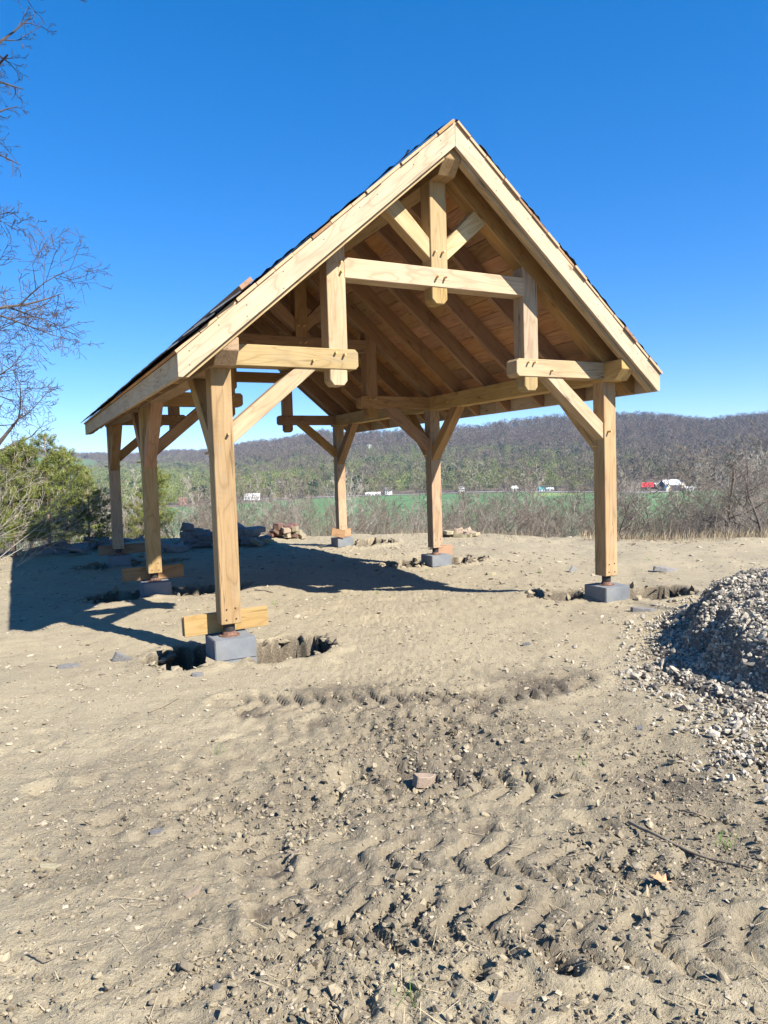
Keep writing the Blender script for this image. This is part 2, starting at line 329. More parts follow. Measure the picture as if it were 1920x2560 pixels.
# holes dug round the piers: centre, half axes, depth
HOLES = [(-0.32, 0.26, 0.34, 0.48, 0.55), (0.72, 0.06, 0.50, 0.44, 0.80), (5.96, 0.12, 0.64, 0.44, 0.75), (4.82, 0.72, 0.40, 0.34, 0.45),
         (-0.42, B1+0.22, 0.50, 0.55, 0.75), (0.86, B1+0.16, 0.62, 0.50, 0.80), (5.86, B1+0.30, 0.56, 0.42, 0.60), (4.66, B1+0.55, 0.45, 0.50, 0.48),
         (0.84, B2+0.18, 0.62, 0.42, 0.50), (-0.36, B2+0.15, 0.36, 0.36, 0.34), (5.96, B2+0.20, 0.60, 0.46, 0.60)]
def ground(x, y, full=False):
    x = np.asarray(x, float); y = np.asarray(y, float)
    dc = np.hypot(x-CAM.x, y-CAM.y)
    z = -0.345 + 0.14*sm(6.5, 0.5, dc) + 0.10*(fbm(x*0.35, y*0.35, 3, 3)-0.5) + 0.10*(fbm(x*0.9, y*0.9, 5, 3)-0.5)*sm(0.8, 2.0, np.hypot(x-0.5, y))
    rough = 0.13 + 0.16*sm(5.5, 8.5, dc) + 0.80*sm(2.3, 0.7, np.hypot((x-0.35)*0.75, (y+4.0)*1.0)) + 0.55*sm(1.6, 0.4, np.hypot((x-0.9)*0.6, y+2.1)) + 0.35*sm(1.8, 0.5, np.hypot((x+1.7)*0.8, y+2.5))
    rough = np.clip(rough*(0.55+0.9*fbm(x*1.4, y*1.4, 77, 2)), 0, 1.25)
    smooth = z.copy()
    # packed, slightly terraced dirt with lumps
    z = z + 0.045*rough*(fbm(x*2.6, y*2.6, 11, 3)-0.5)
    b1 = np.abs(fbm(x*5.5, y*5.5, 21, 4, 0.6)-0.5)*2; z = z + 0.050*rough*(0.3-b1)
    b2 = np.abs(fbm(x*15, y*15, 23, 3)-0.5)*2; z = z + (0.010+0.026*rough)*(0.3-b2)
    b3 = np.abs(fbm(x*38, y*38, 29, 2)-0.5)*2; z = z + (0.0065+0.010*rough)*(0.3-b3)
    damp_and_shade = 0.50*sm(0.35, 0.9, rough) + 0.0*z
    pitm = np.zeros_like(z)
    for (px, py, pr, pd) in PITS:
        d = np.hypot(x-px, y-py)/pr*(0.65+0.7*fbm(x*9, y*9, 41, 2)); m = sm(1.0, 0.45, d)
        z = z - pd*m + 0.35*pd*sm(0.9, 1.15, d)*sm(1.75, 1.2, d); pitm = np.maximum(pitm, m)
    for (pl, hw, pitch, slant), dep in zip(TRACKS, TRACK_DEPTH):
        best = np.full(z.shape, 9.0); ss = np.zeros_like(z); tt = np.zeros_like(z); acc = 0
        for (ax, ay), (bx, by) in zip(pl[:-1], pl[1:]):
            ex, ey = bx-ax, by-ay; L = math.hypot(ex, ey); ex /= L; ey /= L
            s = (x-ax)*ex+(y-ay)*ey; t = -(x-ax)*ey+(y-ay)*ex
            sc = np.clip(s, 0, L); d = np.hypot(s-sc, t)
            m = d < best; best = np.where(m, d, best); ss = np.where(m, acc+sc, ss); tt = np.where(m, t, tt); acc += L
        wob = fbm(x*3.3, y*3.3, 61, 3)-0.5
        inside = sm(hw*1.12, hw*0.88, best+0.10*wob)
        ph = (ss+slant*np.abs(tt)*1.2+0.07*wob)/pitch; fr = ph-np.floor(ph)
        lug = sm(0.04, 0.12, fr)*sm(0.50, 0.40, fr)*(0.55+0.45*_hash(np.floor(ph), np.sign(tt), 5))
        live = sm(0.36, 0.50, fbm(x*2.2+5, y*2.2, 67, 3)+0.08)
        press = inside*live*(0.75 if dep > 0.02 else 0.35)
        z = z*(1-press) + (smooth-0.25*dep+0.009*(0.3-b3)+0.014*(0.3-b2))*press
        z = z - dep*inside*live*(1.25*lug-0.35) + 0.5*dep*sm(hw*0.95, hw*1.1, best)*sm(hw*1.7, hw*1.15, best)*live
        pitm = np.maximum(pitm, inside*live*(0.35+0.4*lug)*float(sm(0.02, 0.04, dep)))
    holm = np.zeros_like(z); hold = np.zeros_like(z); ux = np.zeros_like(z); uy = np.zeros_like(z)
    for (hx, hy, a, b, dep) in HOLES:
        d = np.sqrt(((x-hx)/a)**2+((y-hy)/b)**2)*(0.66+0.70*fbm(x*3.2, y*3.2, 51, 3))
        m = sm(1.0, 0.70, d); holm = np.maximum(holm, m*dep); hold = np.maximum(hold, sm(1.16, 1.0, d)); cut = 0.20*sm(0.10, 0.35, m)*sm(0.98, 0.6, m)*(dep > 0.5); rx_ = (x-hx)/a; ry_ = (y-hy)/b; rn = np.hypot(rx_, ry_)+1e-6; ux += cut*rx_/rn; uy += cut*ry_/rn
        z = z + 0.03*sm(1.0, 1.12, d)*sm(1.6, 1.15, d)*(0.4+fbm(x*5, y*5, 53, 2))
    z = z - holm*(0.85+0.3*fbm(x*7, y*7, 55, 3)) 
    z = z - sm(0.02, 0.2, holm)*0.05*np.abs(fbm(x*14, y*14, 57, 3)-0.5)*2
    # rough rim of dug-out spoil and the bank beyond
    ed = edge_dist(x, y)+1.2*(fbm(x*0.5, y*0.5, 81, 3)-0.5)
    z = z + (0.12*sm(-2.2, -0.4, ed)*(fbm(x*1.7, y*1.7, 83, 4)-0.25))
    dd = np.maximum(ed, 0.0)
    z = z - 0.50*dd*dd/(dd+2.2) + sm(0, 6, dd)*1.2*(fbm(x*0.12, y*0.12, 87, 3)-0.5)
    z = np.maximum(z, -31.0)
    if not full: return z
    damp_and_shade = np.clip(damp_and_shade*(0.4+1.2*fbm(x*2.2, y*2.2, 91, 3)) + 0.85*pitm*sm(0.35, 0.6, fbm(x*1.3, y*1.3, 93, 2)+0.1) + 0.95*hold, 0, 1)  # last term darkens the hole sides in colour, as shade under their rims
    # three darker, freshly turned patches
    for (px, py, r0, s0) in ((0.55, -1.65, 0.45, 0.5), (2.15, -2.25, 0.4, 0.75), (0.75, -2.75, 0.5, 0.45), (-0.55, -3.25, 0.4, 0.45), (0.3, -3.35, 0.55, 0.5), (-0.55, -4.3, 0.3, 0.35), (0.9, -3.6, 0.8, 0.25)):
        d = np.hypot((x-px)*0.8, y-py)/r0*(0.6+0.8*fbm(x*3, y*3, 95, 3)); damp_and_shade = np.maximum(damp_and_shade, min(1, 1.6*s0)*sm(1.1, 0.4, d))
    bank = sm(0.2, 2.0, ed+0.8*(fbm(x*1.5, y*1.5, 97, 3)-0.5))
    gravelly = sm(1.2, 0.8, np.hypot((x-4.9)/2.1, (y+3.7)/2.1)*(0.75+0.5*fbm(x*2.5, y*2.5, 99, 3)))*0.7
    return z, damp_and_shade, bank, gravelly, ux, uy
def gz(x, y): return float(ground(np.array([x]), np.array([y]))[0])

# grid lines: fine where the plot is seen from close by, coarse far out (axes turned to the plot's approach)
def grow(start, stop, step, rate, cap):
    v = [start]; s = step
    while v[-1] < stop: v.append(v[-1]+s); s = min(s*rate, cap)
    return v
bl = np.array(sorted([-x for x in grow(0, 140, 0.10, 1.16, 12)[1:]]) + list(np.arange(0, 1.9, 0.05)) + grow(1.9, 160, 0.0094, 1.0086, 9))
al = np.array(grow(0, 150, 0.012, 1.0138, 10)); al = np.concatenate([-al[:0:-1], al])
al = al + 0.0
A, Bv = np.meshgrid(al, bl)
cy_, sy_ = math.cos(YAW), math.sin(YAW)
GX = CAM.x + A*cy_ + Bv*sy_; GY = CAM.y - A*sy_ + Bv*cy_
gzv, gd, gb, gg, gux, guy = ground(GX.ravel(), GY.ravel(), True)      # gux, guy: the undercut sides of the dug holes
nb, na = GX.shape
idx = np.arange(nb*na).reshape(nb, na)
F = np.stack([idx[:-1, :-1], idx[:-1, 1:], idx[1:, 1:], idx[1:, :-1]], -1).reshape(-1, 4)
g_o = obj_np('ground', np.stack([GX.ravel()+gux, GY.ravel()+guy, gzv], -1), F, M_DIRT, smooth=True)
for nm, arr in (('damp_and_shade', gd), ('bank', gb), ('gravelly', gg)):
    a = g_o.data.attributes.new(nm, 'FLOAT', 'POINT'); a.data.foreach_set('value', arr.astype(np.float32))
tag(g_o, 'bare tan dirt building plot with tyre tracks and dug holes', None, None, 'structure')

# ------------------------------------------------------------------ valley floor and wooded hills
SKY_U = [-900, -300, 0, 100, 200, 270, 327, 354, 399, 435, 468, 500, 588, 659, 709, 769, 812, 868, 1000, 1140, 1197, 1260, 1290, 1371, 1412, 1544, 1638, 1694, 1771, 1856, 1920, 2300, 3000]
SKY_V = [1120, 1128, 1131, 1128, 1136, 1136, 1139, 1135, 1134, 1129, 1127, 1129, 1116, 1105, 1102, 1088, 1080, 1086, 1080, 1071, 1071, 1059, 1055, 1046, 1042, 1040, 1038, 1046, 1052, 1042, 1036, 1060, 1060]
FLOOR = -28.0
def ab(x, y):
    dx = x-CAM.x; dy = y-CAM.y; return dx*cy_-dy*sy_, dx*sy_+dy*cy_
def xy(a, b): return CAM.x+a*cy_+b*sy_, CAM.y-a*sy_+b*cy_
def far_edge(u): return np.interp(u, [-600, 0, 300, 600, 800, 1000, 1300, 1500, 1700, 1900, 2500], [600, 600, 640, 690, 760, 800, 760, 700, 680, 680, 680])
def terrain(a, b):
    a = np.asarray(a, float); b = np.asarray(b, float)
    u = np.clip(960+FPX*a/np.maximum(b, 50), -900, 3000)
    z = FLOOR + 2.2*(fbm(a*0.006, b*0.006, 7, 3)-0.5)
    b0 = far_edge(u); br = np.interp(u, [-900, 300, 560, 700, 900, 1200, 3000], [2700, 2700, 2500, 2000, 1900, 1750, 1700])
    zr = CAM.z + (1198.2-(u-36)*0.0305-np.interp(u, SKY_U, SKY_V))/FPX*br*1.01 - 11
    t = (b-b0)/(br-b0)
    spur = (fbm(a*0.0022+3, b*0.0016, 17, 4)-0.5)
    rise = np.where(t < 1, np.clip(t, 0, 1)**1.25, 1-(t-1)*0.5)
    mid = np.clip(4*t*(1-t), 0, 1)
    return z + (zr-FLOOR)*np.clip(rise, -0.2, 1) + 34*(spur-0.12)*mid*np.clip(t*2, 0, 1)
def terrain_xy(x, y): return float(terrain(*ab(x, y)))
def on_terrain(u, v, b_lo=300, b_hi=2600):
    """first point of the valley or hill that the sight line through (u, v) meets"""
    bs = np.linspace(b_lo, b_hi, 1200); d = ray(u, v); P = np.array(CAM)[None]+np.array(d)[None]*bs[:, None]
    a, b = ab(P[:, 0], P[:, 1]); hit = np.nonzero(P[:, 2] <= terrain(a, b))[0]
    i = hit[0] if len(hit) else len(bs)-1
    return Vector(P[i])
def valley_mat():
    k = NT('valley_ground'); oc = k.coord('Object'); f = k.attr('meadow'); p = k.attr('patch')
    n1 = k.noise(oc, 0.012, 5, 0.6); n2 = k.noise(oc, 0.15, 4, 0.6)
    g = k.mix(k.ramp(n1, [(0.35, 0), (0.65, 1)]), (0.070, 0.150, 0.058), (0.098, 0.185, 0.064))
    g = k.mix(k.math('MULTIPLY', n2, 0.35), g, (0.10, 0.17, 0.06)); g = k.mix(p, g, (0.19, 0.26, 0.085))
    w = k.mix(k.ramp(n2, [(0.35, 0), (0.65, 1)]), (0.10, 0.078, 0.06), (0.17, 0.13, 0.095))
    return k.finish(k.mix(f, w, g), 0.95)
M_VALLEY = valley_mat()
vb = np.array(grow(48, 3600, 7, 1.013, 28)); va = np.concatenate([-np.array(grow(0, 2700, 6, 1.02, 34))[:0:-1], np.array(grow(0, 2700, 6, 1.02, 34))])
AA, BB = np.meshgrid(va, vb); VZ = terrain(AA.ravel(), BB.ravel()); VX, VY = xy(AA.ravel(), BB.ravel())
n0, n1_ = AA.shape; ii = np.arange(n0*n1_).reshape(n0, n1_)
F = np.stack([ii[:-1, :-1], ii[:-1, 1:], ii[1:, 1:], ii[1:, :-1]], -1).reshape(-1, 4)
v_o = obj_np('valley', np.stack([VX, VY, VZ], -1), F, M_VALLEY, smooth=True)
uu = 960+FPX*AA.ravel()/np.maximum(BB.ravel(), 50)
mead = sm(0, -22, BB.ravel()-far_edge(np.clip(uu, -600, 2500))+30*(fbm(AA.ravel()*0.02, BB.ravel()*0.02, 9, 3)-0.5))
# hay field on the left hill and a pale strip in the valley
hayd = np.hypot((uu-150)/110, (BB.ravel()-2150)/420); mead = np.maximum(mead, sm(1.1, 0.8, hayd)*0.8)
patch = sm(1.0, 0.7, np.hypot((uu-1395)/75, (BB.ravel()-690)/45)) + 0.6*sm(1.0, 0.7, np.hypot((uu-690)/40, (BB.ravel()-470)/30))
for nm, arr in (('meadow', mead), ('patch', np.clip(patch, 0, 1))):
    a = v_o.data.attributes.new(nm, 'FLOAT', 'POINT'); a.data.foreach_set('value', arr.astype(np.float32))
tag(v_o, 'green valley field rising into wooded hills', None, None, 'structure')
# ------------------------------------------------------------------ the timber pavilion
rng = random.Random(7)
PV = empty('timber_pavilion', (W/2, B2/2, 0.0))
tag(PV, 'open oak timber frame pavilion with steep unfinished gable roof', 'pavilion')
TAN = 0.85; TH = math.atan(TAN); CT, ST = math.cos(TH), math.sin(TH)
ZR = 5.138; HX, S2, HE = 1.2516, 0.2122, 1.5836; MX = W/2; HBZ0, HBZ1 = ZT+0.035, ZT+0.247
RAFT = 0.308; DXE = 3.006
def T(dx): return ZR-TAN*dx
def pry(name, ex, pts, y, w, mat=None, bev=0.005, parent=None):
    """profile in the x-z plane, from y to y + w, grain along ex"""
    ex = Vector(ex).normalized(); ez = ex.cross(Vector((0, 1, 0)))
    return prism(name, (pts[0][0], y, pts[0][2]), ex, ez, pts, w, mat or M_OAK, parent or PV, bev)
def prx(name, ex, pts, x, w, mat=None, bev=0.005, parent=None):
    """profile in the y-z plane, from x to x + w"""
    ex = Vector(ex).normalized(); ez = ex.cross(Vector((1, 0, 0)))
    return prism(name, (x, pts[0][1], pts[0][2]), ex, ez, pts, w, mat or M_OAK, parent or PV, bev)
X3, Y3, Z3 = (1, 0, 0), (0, 1, 0), (0, 0, 1)
def peg(part, p, d, out=0.05, r=0.0135, back=0.02, name='peg'):
    p = Vector(p); d = Vector(d).normalized(); t = Vector((rng.uniform(-.12, .12), rng.uniform(-.12, .12), rng.uniform(-.12, .12)))
    bm = bmesh.new(); cyl_bm(bm, p-d*back, p+(d+t)*out*rng.uniform(.8, 1.3), r, r*0.88, 8)
    return child(name, bm, M_PEG, part)
def disc(part, p, d, r, mat, name):
    p = Vector(p); d = Vector(d); bm = bmesh.new(); cyl_bm(bm, p-d*0.01, p+d*0.0025, r, None, 10); return child(name, bm, mat, part)
def mirror(pts, side): return [(x if side < 0 else W-x, y, z) for x, y, z in pts]

LEVELS = (0.0, B1, B2)
for li, y0 in enumerate(LEVELS):  # same timbers: paler oak in front, darker behind, the roof's shade put into colour
    for side in (-1, 1):
        xl = 0.0 if side < 0 else W-S
        inward = 1 if side < 0 else -1
        # post
        po = pry('post', Z3, [(xl, 0, 0), (xl, 0, ZT+0.01), (xl+S, 0, ZT+0.01), (xl+S, 0, 0)], y0, S, bev=0.006)
        # bolts that hold the steel foot
        for bx in (0.055, 0.150):
            for bz in (0.05, 0.155): disc(po, (xl+bx+rng.uniform(-.006, .006), y0, bz+rng.uniform(-.008, .008)), (0, -1, 0), 0.0095, M_HOLE, 'bolt_hole')
        peg(po, (xl+(0.15 if side < 0 else 0.06), y0-0.001, 1.88), (0, -1, 0), 0.055, 0.0145)
        peg(po, (xl-0.001, y0+0.15, 1.70), (-1, 0, 0), 0.055, 0.014); peg(po, (xl+S+0.001, y0+0.15, 1.70), (1, 0, 0), 0.03, 0.014)
        # steel foot: pipe, flange, rusty weld cap
        cx, cyy = xl+S/2, y0+S/2
        bm = bmesh.new(); cyl_bm(bm, (cx, cyy, -0.128), (cx, cyy, -0.004), 0.058, None, 20); box_bm(bm, (cx, cyy, 0.0), (0.15, 0.15, 0.010))
        ft = bm_obj('steel_foot', bm, M_STEEL, PV, Matrix.Translation(-Vector(PV.location)))
        bm = bmesh.new(); cyl_bm(bm, (cx, cyy, -0.1285), (cx, cyy, -0.121), 0.105, None, 20); cyl_bm(bm, (cx, cyy, -0.121), (cx, cyy, -0.085), 0.075, 0.0595, 18); child('foot_flange', bm, M_RUST, ft)
        # hammer beam with chamfered inner end
        y = y0-0.003; c = 0.035
        pts = mirror([(0.19, y, HBZ0), (0.19, y, HBZ1), (HE-c, y, HBZ1), (HE, y, HBZ1-c), (HE, y, HBZ0+c), (HE-c, y, HBZ0)], side)
        hb = pry('hammer_beam', (inward, 0, 0), pts, y, S+0.006, M_OAKL if li == 0 else M_RAFT_SHADE, bev=0.006)
        hb_x = lambda q: q if side < 0 else W-q
        for q, z in ((1.322, 2.712), (1.418, 2.706), (1.065, 2.625)): peg(hb, (hb_x(q), y, z+rng.uniform(-.006, .006)), (0, -1, 0))
        # hammer post with pendant
        y = y0+0.002; xa, xb = hb_x(HX), hb_x(HX+S2)
        zt = lambda x: T(abs(x-MX))-RAFT
        c = 0.05; zp = 2.378
        lo, hi = min(xa, xb), max(xa, xb)
        c2 = 0.03
        hp = pry('hammer_post', Z3, [(lo, y, HBZ0+0.05), (lo, y, zt(lo)), (hi, y, zt(hi)), (hi, y, HBZ0+0.05)], y, S-0.004, M_OAKL if li == 0 else M_RAFT_SHADE)
        pe = pry('pendant', Z3, [(lo+0.008, y, HBZ0+0.06), (hi-0.008, y, HBZ0+0.06), (hi-0.008, y, zp+c), (hi-c, y, zp), (lo+c, y, zp), (lo+0.008, y, zp+c)], y+0.006, S-0.024, M_OAKL if li == 0 else M_RAFT_SHADE, bev=0.008)
        # brace from post to hammer beam
        y = y0+0.018
        pts = mirror([(0.195, y, 1.775), (0.195, y, 1.985), (0.885, y, HBZ0+0.006), (1.125, y, HBZ0+0.006)], side)
        dv = Vector(pts[3])-Vector(pts[0])
        pry('hammer_brace', dv, pts, y, 0.165, M_OAKL if li == 0 else M_RAFT_SHADE)
        # braces from post to plate
        for dr in (-1, 1):
            if (li == 0 and dr < 0) or (li == 2 and dr > 0): continue
            yp = y0 if dr < 0 else y0+S; x = xl+0.018
            pts = [(x, yp-dr*0.008, 1.605), (x, yp-dr*0.008, 1.835), (x, yp+dr*0.665, ZT+0.006), (x, yp+dr*0.895, ZT+0.006)]
            dv = Vector(pts[3])-Vector(pts[0])
            pb = prx('plate_brace', dv, pts, x, 0.166, M_OAK if li == 0 else M_RAFT_SHADE)
        # principal rafter
        y = y0+0.006
        prof = [(0.10, T(0.10)), (DXE-0.042, T(DXE-0.042)), (DXE-0.042, 2.372), ((ZR-RAFT-2.372)/TAN, 2.372), (0.10, T(0.10)-RAFT)]
        pts = [(MX+side*a, y, z) for a, z in prof]
        pry('principal_rafter', (side*CT, 0, -ST), pts, y, S-0.012, M_RAFT_SHADE)
        # king post strut
        y = y0+0.022
        prof = [(0.10, 3.800), (0.10, 4.022), (0.498, T(0.498)-RAFT+0.006), (0.655, T(0.655)-RAFT+0.006)]
        pts = [(MX+side*a, y, z) for a, z in prof]; dv = Vector(pts[3])-Vector(pts[0])
        pry('king_strut', dv, pts, y, 0.15, M_OAKL if li == 0 else M_RAFT_SHADE)
    # collar and king post
    y = y0-0.004; ch = 3.499
    co = pry('collar_beam', X3, [(HX+S2-0.012, y, ch), (HX+S2-0.012, y, ch+0.212), (W-HX-S2+0.012, y, ch+0.212), (W-HX-S2+0.012, y, ch)], y, S, M_OAKL if li == 0 else M_RAFT_SHADE, bev=0.006)
    for q, z in ((2.585, 3.605), (2.682, 3.607), (HX+S2-0.05, 3.655), (HX+S2-0.045, 3.56)): peg(co, (q, y+(0.006 if q < 2 else 0), z), (0, -1, 0))
    y = y0
    kp = pry('king_post', Z3, [(MX-S2/2, y, ch+0.1), (MX-S2/2, y, 4.66), (MX+S2/2, y, 4.66), (MX+S2/2, y, ch+0.1)], y, S, M_OAKL if li == 0 else M_RAFT_SHADE)
    for q, z in ((2.563, 3.885), (2.662, 3.88)): peg(kp, (q, y, z), (0, -1, 0))
    zp = 3.317; c = 0.05; w = S2/2-0.006
    pry('king_pendant', Z3, [(MX-w, y, ch+0.05), (MX+w, y, ch+0.05), (MX+w, y, zp+c), (MX+w-c, y, zp), (MX-w+c, y, zp), (MX-w, y, zp+c)], y+0.006, S-0.022, bev=0.008)

# plates and ridge, ends cut back underneath
def long_beam(name, x0, x1, z0, z1, notch, cut, ya, yb):
    pts = [(x0, ya, z1), (x0, ya, z0+notch), (x0, ya+cut, z0), (x0, yb-cut, z0), (x0, yb, z0+notch), (x0, yb, z1)]
    return prx(name, Y3, pts, x0, x1-x0, bev=0.006)
YF, YBK = -0.312, B2+S+0.20
pl1 = long_beam('wall_plate', -0.012, S+0.002, ZT, ZT+0.249, 0.129, 0.125, YF, YBK)
pl2 = long_beam('wall_plate', W-S-0.002, W+0.012, ZT, ZT+0.249, 0.129, 0.125, YF, YBK)
rb = long_beam('ridge_beam', MX-0.110, MX+0.110, 4.644, 5.032, 0.138, 0.125, YF, YBK)
for yy in (B1-0.62, B2-0.62, 0.9, B1+0.9): peg(pl2, (W-S-0.002, yy, ZT+0.09), (-1, 0, 0), 0.02)

# common rafters
prof = [(0.108, T(0.108)), (DXE-0.042, T(DXE-0.042)), (DXE-0.042, 2.372), ((ZR-RAFT+0.012-2.372)/TAN, 2.372), (0.108, T(0.108)-RAFT+0.012)]
def rafter(name, yc, th, side, mat=M_RAFT_SHADE):
    pts = [(MX+side*a, yc, z) for a, z in prof]
    return pry(name, (side*CT, 0, -ST), pts, yc-th/2, th, mat, 0.003)
for side in (-1, 1):
    for base in (S/2, B1+S/2):
        for k in range(1, 5):
            rafter('common_rafter', base+k*(B1/5)+rng.uniform(-.02, .02), 0.072, side)
    rafter('fly_rafter', -0.284, 0.088, side, M_OAKL); rafter('fly_rafter', B2+S+0.155, 0.088, side)

# rake boards front and back, eave fascia
for yb, fr in ((-0.377, True), (9.062, False)):
    for side in (-1, 1):
        d = 0.249; a0, a1 = 0.0012, DXE+0.002
        prof2 = [(a0, T(a0)+0.004), (a1, T(a1)+0.004), (a1, 2.368), ((ZR-d-2.368)/TAN, 2.368), (a0, T(a0)-d)]
        pts = [(MX+side*a, yb, z) for a, z in prof2]
        r_ = pry('rake_board', (side*CT, 0, -ST), pts, yb, 0.045, M_RAKE, 0.003)
        if fr:
            for a in (0.18, 0.52, 0.95, 1.15, 1.55, 1.98, 2.35, 2.62, 2.9):
                for dz in ((0.06,) if rng.random() < .5 else (0.06, 0.19)):
                    disc(r_, (MX+side*a, yb, T(a)-dz-rng.uniform(0, .03)), (0, -1, 0), 0.0062, M_NAIL, 'nail')
for side in (-1, 1):
    xo = MX+side*(DXE-0.0005); xi = MX+side*(DXE-0.040); x0, x1 = min(xo, xi), max(xo, xi)
    joints = [-0.331, 3.1, 6.2, 9.061]
    for ya, yb in zip(joints[:-1], joints[1:]):
        zb = 2.366
        pts = [(x0, ya+0.002, zb), (x0, ya+0.002, T(DXE)-0.004), (x0, yb-0.002, T(DXE)-0.004), (x0, yb-0.002, zb)]
        prx('fascia_board', Y3, pts, x0, x1-x0, M_RAKE, 0.003)

# roof boards: laid along the roof, butted over the rafters
def slope_frame(side, q, y, lift=0.0):
    """matrix with local X along the roof length (y), local Y up the slope, local Z off the roof"""
    ex = Vector((0, 1, 0)); eu = Vector((-side*CT, 0, ST)); ez = Vector((side*ST, 0, CT))
    if ex.cross(eu).dot(ez) < 0: ex = -ex
    o = Vector((MX+side*q*CT, y, ZR-q*ST)) + ez*lift
    return Matrix(((ex.x, eu.x, ez.x, o.x), (ex.y, eu.y, ez.y, o.y), (ex.z, eu.z, ez.z, o.z), (0, 0, 0, 1)))
RAFY = [-0.284, S/2] + [S/2+k*B1/5 for k in range(1, 5)] + [B1+S/2] + [B1+S/2+k*B1/5 for k in range(1, 5)] + [B2+S/2, 9.03]
QE = (DXE+0.012)/CT
TOP_PV = Matrix.Translation(-Vector(PV.location))
for side in (-1, 1):
    q = 0.012
    while q < QE-0.05:
        wd = min(rng.uniform(0.21, 0.32), QE-q)
        if QE-q-wd < 0.08: wd = QE-q
        cuts = [-0.385-rng.uniform(0.0, 0.028)] + sorted(rng.sample(RAFY[2:-2], 2)) + [9.115+rng.uniform(0, 0.03)]
        for ya, yb in zip(cuts[:-1], cuts[1:]):
            bm = bmesh.new(); th = 0.030+rng.uniform(-.003, .004)
            box_bm(bm, (0, 0, th/2+0.002), (yb-ya-0.004, wd-rng.uniform(0.003, 0.008), th))
            bmesh.ops.bevel(bm, geom=list(bm.edges), offset=0.0025, segments=1, affect='EDGES')
            bm_obj('roof_board', bm, M_DECK if rng.random() < .72 else M_RAFT_SHADE if rng.random() < .5 else M_OAK, PV, TOP_PV @ slope_frame(side, q+wd/2, (ya+yb)/2))
        q += wd
# roofing felt with torn front and back edges
for side in (-1, 1):
    nq, ny = 60, 70; V = []; 
    for i in range(nq+1):
        q = 0.0+(QE-0.01)*i/nq
        e0 = -0.372-0.05*(rng.random()-0.4)-(0.02 if rng.random() < .08 else 0); e1 = 9.09+0.03*rng.random()
        for j in range(ny+1):
            yy = e0+(e1-e0)*j/ny
            lift = 0.040+0.004*math.sin(yy*2.1+q*3)+0.003*rng.random()+(0.022*rng.random()**2 if j == 0 else 0)
            p = slope_frame(side, q, yy, lift).translation; V.append(p)
    n2 = (nq+1)*(ny+1); V = np.array([tuple(v) for v in V]); ezv = np.array((side*ST, 0, CT))*0.004
    ii = np.arange(n2).reshape(nq+1, ny+1); F1 = np.stack([ii[:-1, :-1], ii[:-1, 1:], ii[1:, 1:], ii[1:, :-1]], -1).reshape(-1, 4)
    o = obj_np('roofing_felt', np.concatenate([V+ezv, V])-np.array(PV.location), np.concatenate([F1 if side < 0 else F1[:, ::-1], (F1+n2)[:, ::-1] if side < 0 else F1+n2]), M_FELT, PV)
    # scraps of felt that stand up at the rake
    for t in ((0.46, 0.10), (0.62, 0.06), (1.3, 0.08), (1.85, 0.07), (2.5, 0.06), (0.95, 0.05)) if side > 0 else ((0.78, 0.12), (1.9, 0.05), (2.2, 0.06), (0.3, 0.03)):
        q, s = t; bm = bmesh.new(); P = slope_frame(side, q, -0.36, 0.045)
        vv = [bm.verts.new(P @ Vector((sx*s*0.35, sy*s, abs(sy+1)*s*0.20*rng.random()))) for sx, sy in ((-1, -1), (1, -0.9), (0.8, 0.1), (0.3, 0.9), (-0.7, 1.0), (-1.1, 0.2))]
        f = bm.faces.new(vv); r = bmesh.ops.extrude_face_region(bm, geom=[f]); bmesh.ops.translate(bm, vec=(0, 0, 0.004), verts=[e for e in r['geom'] if isinstance(e, bmesh.types.BMVert)])
        bm_obj('felt_scrap', bm, M_FELT, PV, TOP_PV)
# first courses of slate at the left eave
sl = bmesh.new(); box_bm(sl, (0, 0, 0), (0.235, 0.36, 0.011)); 
for v in sl.verts: v.co.x += rng.uniform(-.004, .004)
bmesh.ops.bevel(sl, geom=list(sl.edges), offset=0.002, segments=1, affect='EDGES')
slate_me = bpy.data.meshes.new('slate'); sl.to_mesh(slate_me); sl.free(); slate_me.materials.append(M_SLATE)
for c in range(5):
    q = QE-0.14-c*0.165
    yy = -0.26-(0.12 if c % 2 else 0)
    while yy < 9.1:
        P = TOP_PV @ slope_frame(-1, q, yy, 0.062+rng.uniform(0, .007)) @ Matrix.Rotation(math.radians(-3.6), 4, 'X') @ Matrix.Rotation(rng.uniform(-.02, .02), 4, 'Z')
        obj_me('slate', slate_me, PV, P); yy += 0.242
# plank laid on the roof above the slates, kept by the slaters
bm = bmesh.new(); box_bm(bm, (0, 0, 0.03), (3.2, 0.15, 0.045)); bmesh.ops.bevel(bm, geom=list(bm.edges), offset=0.004, segments=1, affect='EDGES')
o = bm_obj('roof_plank', bm, M_RAFT_SHADE, None, slope_frame(-1, 3.02, 1.2, 0.052)); tag(o, 'weathered plank lying on the left roof slope above the dark slates', 'plank')

